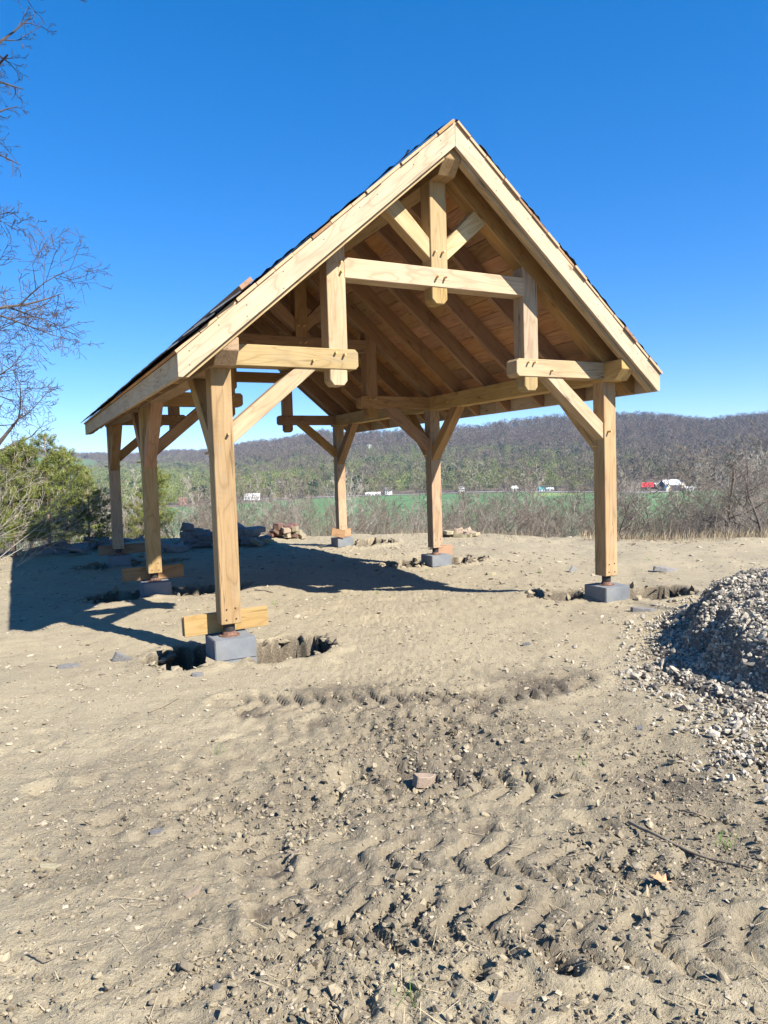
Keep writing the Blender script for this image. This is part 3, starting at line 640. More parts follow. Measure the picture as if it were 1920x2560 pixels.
# ------------------------------------------------------------------ concrete piers
PIER_LABEL = ['grey concrete pier block under the nearest left post', 'grey concrete pier block under the front right post', 'half shaded concrete pier block under the middle left post',
              'concrete pier block with a dark shadow corner under the middle right post', 'shaded concrete pier block under the farthest left post', 'small far concrete pier block with two short boards under the back right post']
for i, (px, py) in enumerate(POSTS):
    e = empty('pier_block', (px+S/2+0.008, py+S/2, -0.5395), rng.uniform(-.03, .03)); tag(e, PIER_LABEL[i], 'concrete block', 'concrete pier blocks')
    for nm, z0, z1 in (('upper_block', 0.207, 0.41), ('lower_block', 0.0, 0.203)):
        bm = bmesh.new(); vv = box_bm(bm, (0, 0, (z0+z1)/2), (0.412, 0.408, z1-z0))
        if nm == 'lower_block': bmesh.ops.rotate(bm, matrix=Matrix.Rotation(0.012, 3, 'Z'), verts=bm.verts)
        bmesh.ops.bevel(bm, geom=list(bm.edges), offset=0.007, segments=2, affect='EDGES'); bm_obj(nm, bm, M_BLOCK, e)
    # spilled mortar crumbs on top are dirt
# ------------------------------------------------------------------ stop boards at the post feet
def board(label, p0, p1, h, th, tilt=0.0, mat=M_PLANK, lean=0.0):
    """upright board from p0 to p1 (lower edge), height h, thickness th"""
    p0 = Vector(p0); p1 = Vector(p1); ex = (p1-p0).normalized(); L = (p1-p0).length
    ez = (Vector((0, 0, 1))-ex*ex.z).normalized(); ey = ez.cross(ex); Rl = Matrix.Rotation(lean, 3, ex); ez = Rl @ ez; ey = Rl @ ey
    Mx = Matrix(((ex.x, ey.x, ez.x, p0.x), (ex.y, ey.y, ez.y, p0.y), (ex.z, ey.z, ez.z, p0.z), (0, 0, 0, 1)))
    bm = bmesh.new(); box_bm(bm, (L/2, th/2, h/2), (L, th, h)); bmesh.ops.bevel(bm, geom=list(bm.edges), offset=0.003, segments=1, affect='EDGES')
    return tag(bm_obj('stop_board', bm, mat, None, Mx), label, 'board', 'boards at the post feet')
board('pale board standing behind the foot of the nearest left post', (-0.315, S+0.012, -0.122), (0.545, S+0.006, -0.104), 0.203, 0.04)
board('thin second board just behind the pale one at the nearest left post', (-0.327, S+0.056, -0.115), (0.50, S+0.052, -0.098), 0.195, 0.022)
board('long brown board behind the foot of the middle left post', (-0.35, B1+S+0.012, -0.118), (0.572, B1+S+0.006, -0.122), 0.205, 0.04, mat=M_RAFT_SHADE)
board('long shaded board behind the foot of the farthest left post', (-0.278, B2+S+0.012, -0.13), (0.70, B2+S+0.006, -0.13), 0.203, 0.04, mat=M_RAFT_SHADE)
board('short brown board tilted against the left of the back right post', (4.79, B2-0.10, -0.05), (5.10, B2-0.16, -0.115), 0.185, 0.04, mat=M_RAFT_SHADE, lean=-0.12)
board('short brown board standing right of the back right post', (5.20, B2+S+0.02, -0.128), (5.50, B2+S+0.12, -0.128), 0.185, 0.04, mat=M_RAFT_SHADE)
board('short red brown board leaning right of the middle right post', (5.22, B1+S+0.03, -0.16), (5.57, B1+S-0.02, -0.20), 0.205, 0.04, mat=M_RAFT_SHADE, lean=-0.1)
# ------------------------------------------------------------------ stones, clods, gravel
def ico(sub):
    bm = bmesh.new(); bmesh.ops.create_icosphere(bm, subdivisions=sub, radius=1.0)
    V = np.array([tuple(v.co) for v in bm.verts]); F = np.array([[v.index for v in f.verts] for f in bm.faces]); bm.free(); return V, F
ICO1 = ico(1)
OCT = (np.array([(1, 0, 0), (-1, 0, 0), (0, 1, 0), (0, -1, 0), (0, 0, 1), (0, 0, -1)], float), np.array([(0, 2, 4), (2, 1, 4), (1, 3, 4), (3, 0, 4), (2, 0, 5), (1, 2, 5), (3, 1, 5), (0, 3, 5)]))
def rock(seed, base=ICO1, sq=(1, 1, 1), j=0.22):
    r = np.random.RandomState(seed); V, F = base; V = V.copy()
    for _ in range(7):                                  # chop with random planes: broken faces
        n = r.normal(size=3); n /= np.linalg.norm(n); d = r.uniform(0.30, 0.75); k = V@n; V = V-np.outer(np.maximum(k-d, 0), n)
    V *= 1+r.uniform(-j, j, (len(V), 1)); return V*np.array(sq), F
def eul(r, n, tilt):
    """random rotation matrices: free spin about z, limited tilt"""
    a = r.uniform(0, 2*np.pi, n); b = r.normal(0, tilt, n); c = r.normal(0, tilt, n)
    ca, sa, cb, sb, cc, sc = np.cos(a), np.sin(a), np.cos(b), np.sin(b), np.cos(c), np.sin(c)
    Rz = np.zeros((n, 3, 3)); Rz[:, 0, 0] = ca; Rz[:, 0, 1] = -sa; Rz[:, 1, 0] = sa; Rz[:, 1, 1] = ca; Rz[:, 2, 2] = 1
    Ry = np.zeros((n, 3, 3)); Ry[:, 0, 0] = cb; Ry[:, 0, 2] = sb; Ry[:, 1, 1] = 1; Ry[:, 2, 0] = -sb; Ry[:, 2, 2] = cb
    Rx = np.zeros((n, 3, 3)); Rx[:, 0, 0] = 1; Rx[:, 1, 1] = cc; Rx[:, 1, 2] = -sc; Rx[:, 2, 1] = sc; Rx[:, 2, 2] = cc
    return Ry@Rx@Rz
def scatter(name, protos, P, scale, tilt, mat, seed, tone=None, parent=None, smooth=False, coarse=0, limit=0.0):
    """one mesh of many small stones; tone is a value per stone for its colour"""
    r = np.random.RandomState(seed); n = len(P); R = eul(r, n, tilt); which = r.randint(coarse, len(protos), n) if not coarse else np.where(scale < limit, r.randint(0, coarse, n), r.randint(coarse, len(protos), n))
    VV, FF, TT = [], [], []; off = 0
    tone = r.uniform(0, 1, n) if tone is None else tone
    for k, (V, F) in enumerate(protos):
        m = np.nonzero(which == k)[0]
        if not len(m): continue
        X = np.einsum('nij,vj->nvi', R[m], V)*scale[m][:, None, None]+P[m][:, None, :]
        VV.append(X.reshape(-1, 3)); FF.append((F[None]+(np.arange(len(m))*len(V))[:, None, None]+off).reshape(-1, F.shape[1])); TT.append(np.repeat(tone[m], len(V))); off += len(m)*len(V)
    o = obj_np(name, np.concatenate(VV), np.concatenate(FF), mat, parent, smooth)
    a = o.data.attributes.new('tone', 'FLOAT', 'POINT'); a.data.foreach_set('value', np.concatenate(TT).astype(np.float32)); return o

GP = np.array([(3.9, -1.4), (3.15, -1.95), (2.8, -2.5), (2.38, -3.15), (2.0, -3.75), (1.72, -4.28), (1.55, -5.2), (2.2, -6.6), (6, -7), (9.4, -4), (8.5, -0.6), (5.2, -0.75)])
def poly_dist(poly, x, y):
    d = np.full(np.shape(x), 1e9); ins = np.zeros(np.shape(x), bool); n = len(poly)
    for i in range(n):
        ax, ay = poly[i]; bx, by = poly[(i+1) % n]; ex, ey = bx-ax, by-ay
        t = np.clip(((x-ax)*ex+(y-ay)*ey)/(ex*ex+ey*ey), 0, 1); d = np.minimum(d, np.hypot(x-ax-t*ex, y-ay-t*ey))
        ins ^= ((ay > y) != (by > y)) & (x < (bx-ax)*(y-ay)/((by-ay) if by != ay else 1e-9)+ax)
    return np.where(ins, -d, d)
def heap(x, y):
    """height of the gravel above the dirt: thin apron, a scooped face on the left, then the heap"""
    r = np.hypot(x-5.8, (y+4.0))*(1+0.20*(fbm(x*0.9, y*0.9, 201, 3)-0.5)) + 0.26*(fbm(x*2.6, y*2.6, 203, 4)-0.5)
    ap = 0.035*sm(0.15, -0.5, poly_dist(GP, x, y))
    low = 0.07*sm(3.1, 2.65, r)
    scarp = 0.36*sm(2.70, 2.40, r)*(0.75+0.5*fbm(x*1.6, y*1.6, 209, 2))
    return ap-0.012 + low + scarp + 0.39*np.clip(2.45-r, 0, None) - 0.08*np.clip(1.4-r, 0, None)**2
gx = np.arange(1.3, 9.6, 0.045); gy = np.arange(-6.9, -0.4, 0.045); HX_, HY_ = np.meshgrid(gx, gy)
hz = heap(HX_.ravel(), HY_.ravel()); gzz = ground(HX_.ravel(), HY_.ravel())
dd_ = poly_dist(GP, HX_.ravel(), HY_.ravel())
hz = np.where((dd_ > 0.1) | (hz < 0.045), -0.15, hz)
hz = hz+0.03*(fbm(HX_.ravel()*14, HY_.ravel()*14, 207, 3)-0.5)*sm(0.05, 0.3, hz)
n0, n1_ = HX_.shape; ii = np.arange(n0*n1_).reshape(n0, n1_); F = np.stack([ii[:-1, :-1], ii[:-1, 1:], ii[1:, 1:], ii[1:, :-1]], -1).reshape(-1, 4)
M_GBED = plain('gravel_fines', (0.15, 0.13, 0.105), 0.95, 0.45, 18, 0.9)
gp = obj_np('gravel_pile', np.stack([HX_.ravel(), HY_.ravel(), gzz+hz], -1), F, M_GBED, smooth=True)
tag(gp, 'heap of pale grey crushed stone with a scooped dark face', None, None, 'stuff')
r_ = np.random.RandomState(5)
n = 45000; px_ = r_.uniform(1.3, 8.0, n); py_ = r_.uniform(-6.4, -0.5, n); d_ = poly_dist(GP, px_, py_)
edge_n = fbm(px_*2.2, py_*2.2, 211, 3)-0.5
keep = r_.uniform(0, 1, n) < np.clip(sm(0.30, -0.85, d_+1.1*edge_n)*1.1+0.012*(d_ < 0.6), 0, 1)
rr_ = np.hypot(px_-5.8, py_+4.0); keep &= (rr_ > 0.8) & (px_ < 7.2) & (py_ > -5.9)
px_, py_, d_ = px_[keep], py_[keep], d_[keep]
ta_ = r_.uniform(1.6, 4.4, 5200); ra_ = r_.uniform(2.36, 2.78, 5200); px_ = np.concatenate([px_, 5.8+ra_*np.cos(ta_)]); py_ = np.concatenate([py_, -4.0+ra_*np.sin(ta_)]); d_ = np.concatenate([d_, np.full(5200, -1.0)])
sc_ = np.exp(r_.normal(math.log(0.0145), 0.46, len(px_))).clip(0.006, 0.048)
hgt = np.where(d_ > 0.1, 0.0, heap(px_, py_)); zz = ground(px_, py_)+np.maximum(hgt, 0)+sc_*r_.uniform(0.05, 0.6, len(px_))
gs = [rock(170+s, OCT, (1.25, 1.0, 0.85)) for s in range(9)]+[rock(s, ICO1, (1.15, 0.9, 0.72)) for s in range(9)]+[rock(20+s, ICO1, (1.4, 0.8, 0.55)) for s in range(4)]
st_ = scatter('crushed_stone', gs, np.stack([px_, py_, zz], -1), sc_, 0.6, M_GRAVEL, 8, parent=gp, coarse=9, limit=0.0125); tag(st_, kind='stuff')

# loose clods of soil and chips of shale over the plot
n = 92000; dr = 1.6+12*r_.uniform(0, 1, n)**1.7; an = r_.uniform(-0.62, 0.62, n); a_, b_ = dr*np.tan(an), dr
cx_, cy2 = xy(a_, b_); ed_ = edge_dist(cx_, cy2)
roughm = sm(2.6, 0.6, np.hypot((cx_-0.35)*0.75, cy2+4.0))+0.5*sm(1.3, 0.4, np.hypot((cx_-0.9)*0.6, cy2+2.1))
patchy = fbm(cx_*1.7, cy2*1.7, 221, 3)
keep = (ed_ < 0.4) & (r_.uniform(0, 1, n) < np.clip(0.10+0.95*roughm*sm(0.35, 0.6, patchy)+0.22*sm(0.5, 0.7, patchy), 0, 1))
cx_, cy2, roughm = cx_[keep], cy2[keep], roughm[keep]
sc_ = np.exp(r_.normal(math.log(0.0036), 0.65, len(cx_))).clip(0.0015, 0.022)*(0.8+0.7*roughm)
cl = [rock(140+s, OCT, (1.2, 1.1, 0.9), 0.3) for s in range(8)]+[rock(40+s, ICO1, (1.1, 1.0, 0.8), 0.3) for s in range(8)]
o = scatter('soil_clods', cl, np.stack([cx_, cy2, ground(cx_, cy2)+sc_*0.35], -1), sc_, 0.7, M_CLOD, 9, coarse=8, limit=0.0085); tag(o, 'crumbled clods of dry soil scattered over the dirt', None, None, 'stuff')
n = 34000; dr = 1.7+16*r_.uniform(0, 1, n)**1.05; an = r_.uniform(-0.62, 0.62, n); cx_, cy2 = xy(dr*np.tan(an), dr); ed_ = edge_dist(cx_, cy2)
keep = (ed_ < 0.6) & (r_.uniform(0, 1, n) < 0.25+0.7*sm(0.4, 0.65, fbm(cx_*0.8, cy2*0.8, 231, 3))); cx_, cy2 = cx_[keep], cy2[keep]
sc_ = (lambda q: np.minimum(np.exp(r_.normal(math.log(0.0046), 0.7, len(cx_))).clip(0.002, 0.03)*(1+0.11*q), 0.003+0.0046*q))(np.hypot(cx_-CAM.x, cy2-CAM.y))
ch = [rock(160+s, OCT, (1.4, 1.0, 0.32), 0.25) for s in range(8)]+[rock(60+s, ICO1, (1.3, 0.9, 0.28), 0.25) for s in range(8)]
o = scatter('shale_chips', ch, np.stack([cx_, cy2, ground(cx_, cy2)+sc_*0.10], -1), sc_, 0.22, M_CHIP, 10, coarse=8, limit=0.016); tag(o, 'flat shale chips littering the dirt', None, None, 'stuff')

# broken rock lining the dug holes
P_, S_ = [], []
for (hx, hy, a, b, dep) in HOLES:
    for _ in range(70):
        t = r_.uniform(0, 2*np.pi); q = r_.uniform(0.75, 1.08); P_.append((hx+a*q*np.cos(t), hy+b*q*np.sin(t))); S_.append(r_.uniform(0.02, 0.085))
P_ = np.array(P_); S_ = np.array(S_); ok = np.ones(len(P_), bool)
for (qx, qy) in POSTS: ok &= ~((np.abs(P_[:, 0]-qx-S/2) < 0.26) & (np.abs(P_[:, 1]-qy-S/2) < 0.26))
P_, S_ = P_[ok], S_[ok]
o = scatter('broken_rock', [rock(80+s, ICO1, (1.3, 0.9, 0.6), 0.25) for s in range(8)], np.stack([P_[:, 0], P_[:, 1], ground(P_[:, 0], P_[:, 1])+0.01], -1), S_, 0.5, M_CLOD, 12); tag(o, 'broken rock fragments round the pier holes', None, None, 'stuff')

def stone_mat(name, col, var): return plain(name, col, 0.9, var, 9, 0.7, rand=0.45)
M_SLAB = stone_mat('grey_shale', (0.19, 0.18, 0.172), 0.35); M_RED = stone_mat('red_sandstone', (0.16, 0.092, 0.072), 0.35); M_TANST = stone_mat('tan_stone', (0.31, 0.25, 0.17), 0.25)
def slab_mesh(seed, mat, blocky=False):
    r = random.Random(seed); bm = bmesh.new(); n = r.randint(5, 7); lo, hi = [], []
    for i in range(n):
        a = 2*math.pi*(i+r.uniform(-.25, .25))/n; q = r.uniform(0.8, 1.1); x, y = math.cos(a)*q*0.62, math.sin(a)*q*0.46
        lo.append(bm.verts.new((x*r.uniform(.92, 1.08), y*r.uniform(.92, 1.08), -0.5+r.uniform(-.1, .1)))); hi.append(bm.verts.new((x, y, 0.5+r.uniform(-.14, .14))))
    bm.faces.new(lo[::-1]); bm.faces.new(hi)
    for i in range(n): bm.faces.new((lo[i], lo[(i+1) % n], hi[(i+1) % n], hi[i]))
    bmesh.ops.bevel(bm, geom=list(bm.edges), offset=0.05, segments=1, affect='EDGES'); bmesh.ops.triangulate(bm, faces=[f for f in bm.faces if len(f.verts) > 4]); bmesh.ops.recalc_face_normals(bm, faces=bm.faces)
    me = bpy.data.meshes.new('stone'); bm.to_mesh(me); bm.free(); me.materials.append(mat); return me
SL = {k: [slab_mesh(100+i, m) for i in range(6)] for k, m in (('grey', M_SLAB), ('red', M_RED), ('tan', M_TANST))}
def stone_pile(name, label, group, spots, kind, seed):
    """spots: (x, y, z above ground, length, width, height, tilt)"""
    r = random.Random(seed); x0, y0 = spots[0][0], spots[0][1]; e = empty(name, (x0, y0, gz(x0, y0))); tag(e, label, 'stone pile', group)
    for (x, y, z, l, w, h, t) in spots:
        Mx = Matrix.Translation((x-x0, y-y0, gz(x, y)+z-e.location.z)) @ Matrix.Rotation(r.uniform(-.35, .35)-YAW, 4, 'Z') @ Matrix.Rotation(t, 4, 'Y') @ Matrix.Rotation(r.uniform(-.12, .12), 4, 'X') @ Matrix.Diagonal((l, w, h, 1))
        obj_me('stone', r.choice(SL[kind if isinstance(kind, str) else r.choice(kind)]), e, Mx)
    return e
r = random.Random(3)
def stack(cx, cy, w, rows, seed, lmin=.28, lmax=.62, h=0.09, taper=0.10):
    rr = random.Random(seed); out = []; z = 0.03
    for k in range(rows):
        hh = h*rr.uniform(.7, 1.3); half = w/2*(1-taper*k/rows*2.2); x = -half
        while x < half:
            l = rr.uniform(lmin, lmax); px, py = cx+(x+l/2)*cy_, cy-(x+l/2)*sy_
            out.append((px+rr.uniform(-.03, .03), py+rr.uniform(-.08, .08), z+hh/2, l*1.0, rr.uniform(.4, .6), hh*1.15, rr.gauss(0, .07))); x += l*rr.uniform(.78, .95)
        z += hh*0.92
    return out
p1 = on_z(482, 1366, -0.33); p2 = on_z(585, 1362, -0.33)
s_a = stack(p1.x, p1.y, 0.72, 5, 1, h=0.092); s_a.append((p1.x-0.10, p1.y, 0.53, 0.24, 0.22, 0.16, 0.2)); s_a.append((p1.x+0.02, p1.y+.1, 0.44, 0.55, 0.35, 0.07, 0.02))
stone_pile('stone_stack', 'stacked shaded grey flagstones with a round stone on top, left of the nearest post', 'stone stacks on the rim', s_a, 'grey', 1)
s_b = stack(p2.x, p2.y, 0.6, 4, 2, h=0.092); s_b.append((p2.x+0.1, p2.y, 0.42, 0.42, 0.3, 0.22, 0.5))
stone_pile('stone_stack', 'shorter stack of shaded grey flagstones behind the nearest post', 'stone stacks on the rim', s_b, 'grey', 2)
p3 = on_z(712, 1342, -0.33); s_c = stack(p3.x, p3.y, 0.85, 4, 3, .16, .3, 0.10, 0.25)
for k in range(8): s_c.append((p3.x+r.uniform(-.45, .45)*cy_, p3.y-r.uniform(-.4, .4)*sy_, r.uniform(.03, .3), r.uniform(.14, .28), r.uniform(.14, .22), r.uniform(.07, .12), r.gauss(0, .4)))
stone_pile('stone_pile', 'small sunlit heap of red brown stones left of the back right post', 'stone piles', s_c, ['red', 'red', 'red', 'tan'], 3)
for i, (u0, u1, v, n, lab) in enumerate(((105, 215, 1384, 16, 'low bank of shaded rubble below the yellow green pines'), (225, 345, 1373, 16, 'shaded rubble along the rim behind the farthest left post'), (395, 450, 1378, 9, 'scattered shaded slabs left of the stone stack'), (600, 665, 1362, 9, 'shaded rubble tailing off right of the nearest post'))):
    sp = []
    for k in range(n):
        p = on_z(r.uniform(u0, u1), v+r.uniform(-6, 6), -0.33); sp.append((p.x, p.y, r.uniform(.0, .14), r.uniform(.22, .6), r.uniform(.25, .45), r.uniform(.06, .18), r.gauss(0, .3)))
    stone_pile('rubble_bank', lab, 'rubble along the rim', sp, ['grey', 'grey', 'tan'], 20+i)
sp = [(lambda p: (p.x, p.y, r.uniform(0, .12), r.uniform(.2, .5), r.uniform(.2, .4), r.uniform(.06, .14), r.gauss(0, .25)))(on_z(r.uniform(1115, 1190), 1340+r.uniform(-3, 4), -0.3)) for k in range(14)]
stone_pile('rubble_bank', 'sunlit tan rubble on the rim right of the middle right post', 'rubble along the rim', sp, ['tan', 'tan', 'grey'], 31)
def lone(label, u, v, l, w, h, kind, rz=0.0, tilt=0.0, z=-0.33, sink=0.3):
    p = on_z(u, v, z); p = on_z(u, v, gz(p.x, p.y)); g = gz(p.x, p.y)
    o = obj_me('stone', r.choice(SL[kind]), None, Matrix.Translation((p.x, p.y, g+h*(0.5-sink))) @ Matrix.Rotation(rz-YAW, 4, 'Z') @ Matrix.Rotation(tilt, 4, 'Y') @ Matrix.Diagonal((l, w, h, 1)))
    return tag(o, label, 'stone', 'loose stones on the dirt')
lone('dark flat slab on the dirt behind the front right pier', 1665, 1428, .34, .2, .07, 'grey', .1, .15)
lone('dark flat stone in front of the front right pier', 1607, 1529, .26, .15, .06, 'grey', -.1, .1)
lone('small slate shard standing left of the front right post', 1433, 1430, .12, .06, .12, 'grey', .4, .6)
lone('dark slate shard in the dirt left of the front left pier', 305, 1652, .16, .05, .10, 'grey', .2, .5)
lone('pale flat stone near the left edge, left of the front left pier', 170, 1668, .18, .12, .05, 'grey', .3, .05)
lone('grey brown stone below the front left pier', 493, 1690, .09, .07, .05, 'grey', .2)
lone('pale yellow stone in the churned dirt at centre right', 1160, 1997, .075, .055, .045, 'tan', .4)
lone('big angular clod beside the pale yellow stone', 1062, 1972, .12, .09, .07, 'tan', .3, .2)
lone('flat tan flake left of the tyre tracks', 482, 2238, .075, .055, .018, 'tan', .6, -.2)
lone('pale flat stone in the left middle of the dirt', 392, 2093, .06, .05, .014, 'grey', .3)
lone('tan stacked flakes at the far left of the dirt', 125, 2178, .09, .05, .03, 'tan', .1, .1)
lone('white quartz pebble near the bottom of the dirt', 542, 2493, .022, .018, .018, 'grey', .1)
lone('rounded dirt coated stone at the bottom right', 1270, 2500, .075, .06, .05, 'tan', .2)
lone('loose pale stone on the dirt left of the gravel', 1600, 1825, .06, .045, .03, 'grey', .3)
lone('white chip left of the gravel apron', 1318, 1616, .09, .07, .03, 'grey', .1)
lone('flat stone on the dirt behind the front right pier, right side', 1800, 1452, .22, .12, .035, 'tan', .3)
lone('low brown stone in front of the middle right pier', 1225, 1437, .18, .12, .06, 'tan', .2)

# sticks, twigs and the fallen leaf
M_TWIG = plain('dry_twig', (0.20, 0.16, 0.115), 0.85, 0.3, 30)
def tube_np(paths, sides=5):
    """paths: list of (points (n,3), radii (n,)) -> V, F"""
    VV, FF, off = [], [], 0
    ang = np.linspace(0, 2*np.pi, sides, endpoint=False); ca, sa = np.cos(ang), np.sin(ang)
    for P, R in paths:
        P = np.asarray(P, float); n = len(P); D = np.gradient(P, axis=0); D /= np.linalg.norm(D, axis=1)[:, None]+1e-9
        ref = np.array((0.0, 0.0, 1.0)) if abs(D[0, 2]) < 0.9 else np.array((1.0, 0.0, 0.0))
        U = np.cross(D, ref); U /= np.linalg.norm(U, axis=1)[:, None]+1e-9; Wv = np.cross(D, U); R = np.asarray(R)[:, None, None]
        VV.append((P[:, None]+R*(ca[None, :, None]*U[:, None]+sa[None, :, None]*Wv[:, None])).reshape(-1, 3))
        b = off+np.arange(n-1)[:, None]*sides+np.arange(sides)[None]; c = off+np.arange(n-1)[:, None]*sides+(np.arange(sides)+1)[None] % sides
        FF.append(np.stack([b, c, c+sides, b+sides], -1).reshape(-1, 4)); off += n*sides
    return np.concatenate(VV), np.concatenate(FF)
def stick(name, label, uv, rad, lift=0.012, side=None):
    P = []
    for (u, v) in uv:
        p = on_z(u, v, -0.3); p = on_z(u, v, gz(p.x, p.y)+lift); P.append((p.x, p.y, gz(p.x, p.y)+lift))
    P = np.array(P); t = np.linspace(0, 1, len(P)); tt = np.linspace(0, 1, 14); P = np.stack([np.interp(tt, t, P[:, k]) for k in range(3)], -1)
    P[:, 2] = np.maximum(P[:, 2], np.array([gz(*p[:2]) for p in P])+rad*0.6); P[:, :2] += np.random.RandomState(len(label)).normal(0, rad*0.35, (14, 2))
    paths = [(P, np.interp(tt, [0, 1], [rad, rad*0.45]))]
    V, F = tube_np(paths, 7); return tag(obj_np(name, V, F, M_TWIG, smooth=True), label, 'stick', 'sticks lying on the dirt')
stick('stick', 'long thin dark stick on the dirt at the right', [(1573, 2057), (1640, 2092), (1760, 2140), (1885, 2178)], 0.009, 0.016)
stick('stick', 'short pale stick above the long dark one at the right', [(1697, 2026), (1740, 2040), (1780, 2050)], 0.006)
stick('stick', 'dark twig on the dirt between the nearest post and the roof shadow', [(636, 1471), (660, 1476), (682, 1483)], 0.012)
stick('stick', 'thin straw like stick left of the centre of the dirt', [(370, 1778), (410, 1764), (448, 1745)], 0.006)
stick('stick', 'thin twig at the lower left of the dirt', [(440, 2420), (490, 2408), (530, 2395)], 0.004)
stick('stick', 'pale twig standing up near the bottom right tracks', [(1478, 2425), (1480, 2390), (1480, 2365)], 0.004, 0.02)
stick('stick', 'dark twig at the far left below the middle', [(70, 2398), (110, 2401), (142, 2400)], 0.0035)
stick('stick', 'dark diagonal splinter in the middle of the churned dirt', [(725, 2145), (740, 2133), (755, 2120)], 0.007, 0.03)
p = on_z(1655, 2235, -0.28); p.z = gz(p.x, p.y)
bm = bmesh.new(); out = [(0, -.05), (.008, -.03), (.022, -.028), (.014, -.012), (.034, -.002), (.016, .008), (.026, .026), (.010, .024), (.004, .046), (-.006, .026), (-.024, .030), (-.015, .010), (-.034, .004), (-.014, -.010), (-.022, -.026), (-.007, -.03)]
vv = [bm.verts.new((x*1.15, y*1.15, 0.012+14*x*x+0.006*math.sin(y*60))) for x, y in out]; c0 = bm.verts.new((0, 0, 0.011))
for i in range(len(vv)): bm.faces.new((vv[i], vv[(i+1) % len(vv)], c0))
rx = bmesh.ops.extrude_face_region(bm, geom=list(bm.faces)); bmesh.ops.translate(bm, vec=(0, 0, 0.0008), verts=[e for e in rx['geom'] if isinstance(e, bmesh.types.BMVert)])
lf = bm_obj('oak_leaf', bm, plain('dead_leaf', (0.42, 0.24, 0.125), 0.7, 0.25, 40), None, Matrix.Translation(p) @ Matrix.Rotation(0.5, 4, 'Z') @ Matrix.Rotation(0.15, 4, 'X')); tag(lf, 'dry orange brown oak leaf lying on the dirt at the lower right', 'leaf')
# ------------------------------------------------------------------ trees
def bark(name, col, var=0.3, rand=0.3): return plain(name, col, 0.9, var, 12, 0.0, rand=rand)
M_BARK = bark('grey_bark', (0.185, 0.152, 0.12)); M_BARKD = bark('dark_bark', (0.085, 0.068, 0.058)); M_BARKP = bark('pale_bark', (0.31, 0.275, 0.225)); M_BUD = bark('red_budding_twig', (0.085, 0.066, 0.058)); M_PINEB = bark('pine_bark', (0.24, 0.155, 0.11))
def grow_tree(seed, H, spread=0.55, levels=4, trunk_r=None, nkids=(9, 7, 6, 4), up=0.25, first=0.25, wander=0.14, lean=(0, 0), seglen=(10, 7, 5, 4, 3), lenr=0.52, multi=1):
    """bare branching tree; returns {level: [(points, radii)]}"""
    R = np.random.RandomState(seed); trunk_r = trunk_r or H*0.014; out = {i: [] for i in range(levels+1)}
    def rec(p, d, L, rad, lev):
        n = seglen[min(lev, len(seglen)-1)]; P = [p]; dirs = [d]
        for i in range(n):
            d = d+R.normal(0, wander*(0.6+0.35*lev), 3)+np.array((0, 0, up*0.10*(1 if lev else 0.6))); d /= np.linalg.norm(d)
            p = p+d*L/n; P.append(p); dirs.append(d)
        tip = 0.12 if lev else 0.22
        rr = rad*(1-(1-tip)*np.linspace(0, 1, n+1)**0.9); out[lev].append((np.array(P), rr))
        if lev >= levels: return
        k = nkids[min(lev, len(nkids)-1)]; k = max(1, int(round(k*R.uniform(0.75, 1.25))))
        for j in range(k):
            t = (first if lev == 0 else 0.22)+(1-(first if lev == 0 else 0.22))*((j+R.uniform(0.2, 0.9))/k); t = min(t, 0.985); f = t*n; i = min(int(f), n-1)
            q = P[i]+(P[i+1]-P[i])*(f-i); dd = dirs[i+1]
            side = R.normal(0, 1, 3); side -= dd*side.dot(dd); side /= np.linalg.norm(side)+1e-9
            ang = R.uniform(0.45, 0.95)*spread/0.55; nd = dd*math.cos(ang)+side*math.sin(ang); nd[2] += up*0.35; nd /= np.linalg.norm(nd)
            rec(q, nd, L*lenr*R.uniform(0.65, 1.15)*(1.15-0.55*t), rr[i]*R.uniform(0.5, 0.72), lev+1)
    for m in range(multi):
        d0 = np.array((lean[0]+R.normal(0, .06 if multi == 1 else .28), lean[1]+R.normal(0, .06 if multi == 1 else .28), 1.0)); d0 /= np.linalg.norm(d0)
        rec(np.zeros(3), d0, H*(0.86 if multi == 1 else R.uniform(.6, .95)), trunk_r*(1 if multi == 1 else 0.6), 0)
    return out
def tree_meshes(sk, mt, mc, rmin=0.0, name=''):
    tr = sk[0]; V, F = tube_np(tr, 7); me0 = mesh_np('trunk', V, F, True); me0.materials.append(mt)
    VV, FF, off = [], [], 0
    for lev, paths in sk.items():
        if lev == 0 or not paths: continue
        V, F = tube_np([(P, np.maximum(Rr, rmin)) for P, Rr in paths], 5 if lev == 1 else (4 if lev == 2 else 3)); VV.append(V); FF.append(F+off); off += len(V)
    me1 = mesh_np('crown', np.concatenate(VV), np.concatenate(FF)); me1.materials.append(mc); return me0, me1
def plant_tree(name, meshes, loc, rz, s, label, cat='tree', group=None):
    e = empty(name, loc, rz); e.scale = s if isinstance(s, tuple) else (s, s, s)
    for nm, me in zip(('trunk', 'crown', 'needles'), meshes): obj_me(nm, me, e)
    return tag(e, label, cat, group)
def at_ground(u, b):
    """point on the plot or its bank b metres ahead in the direction of picture column u"""
    x, y = xy((u-960)/FPX*b, b); return x, y, gz(x, y)

rt = random.Random(11)
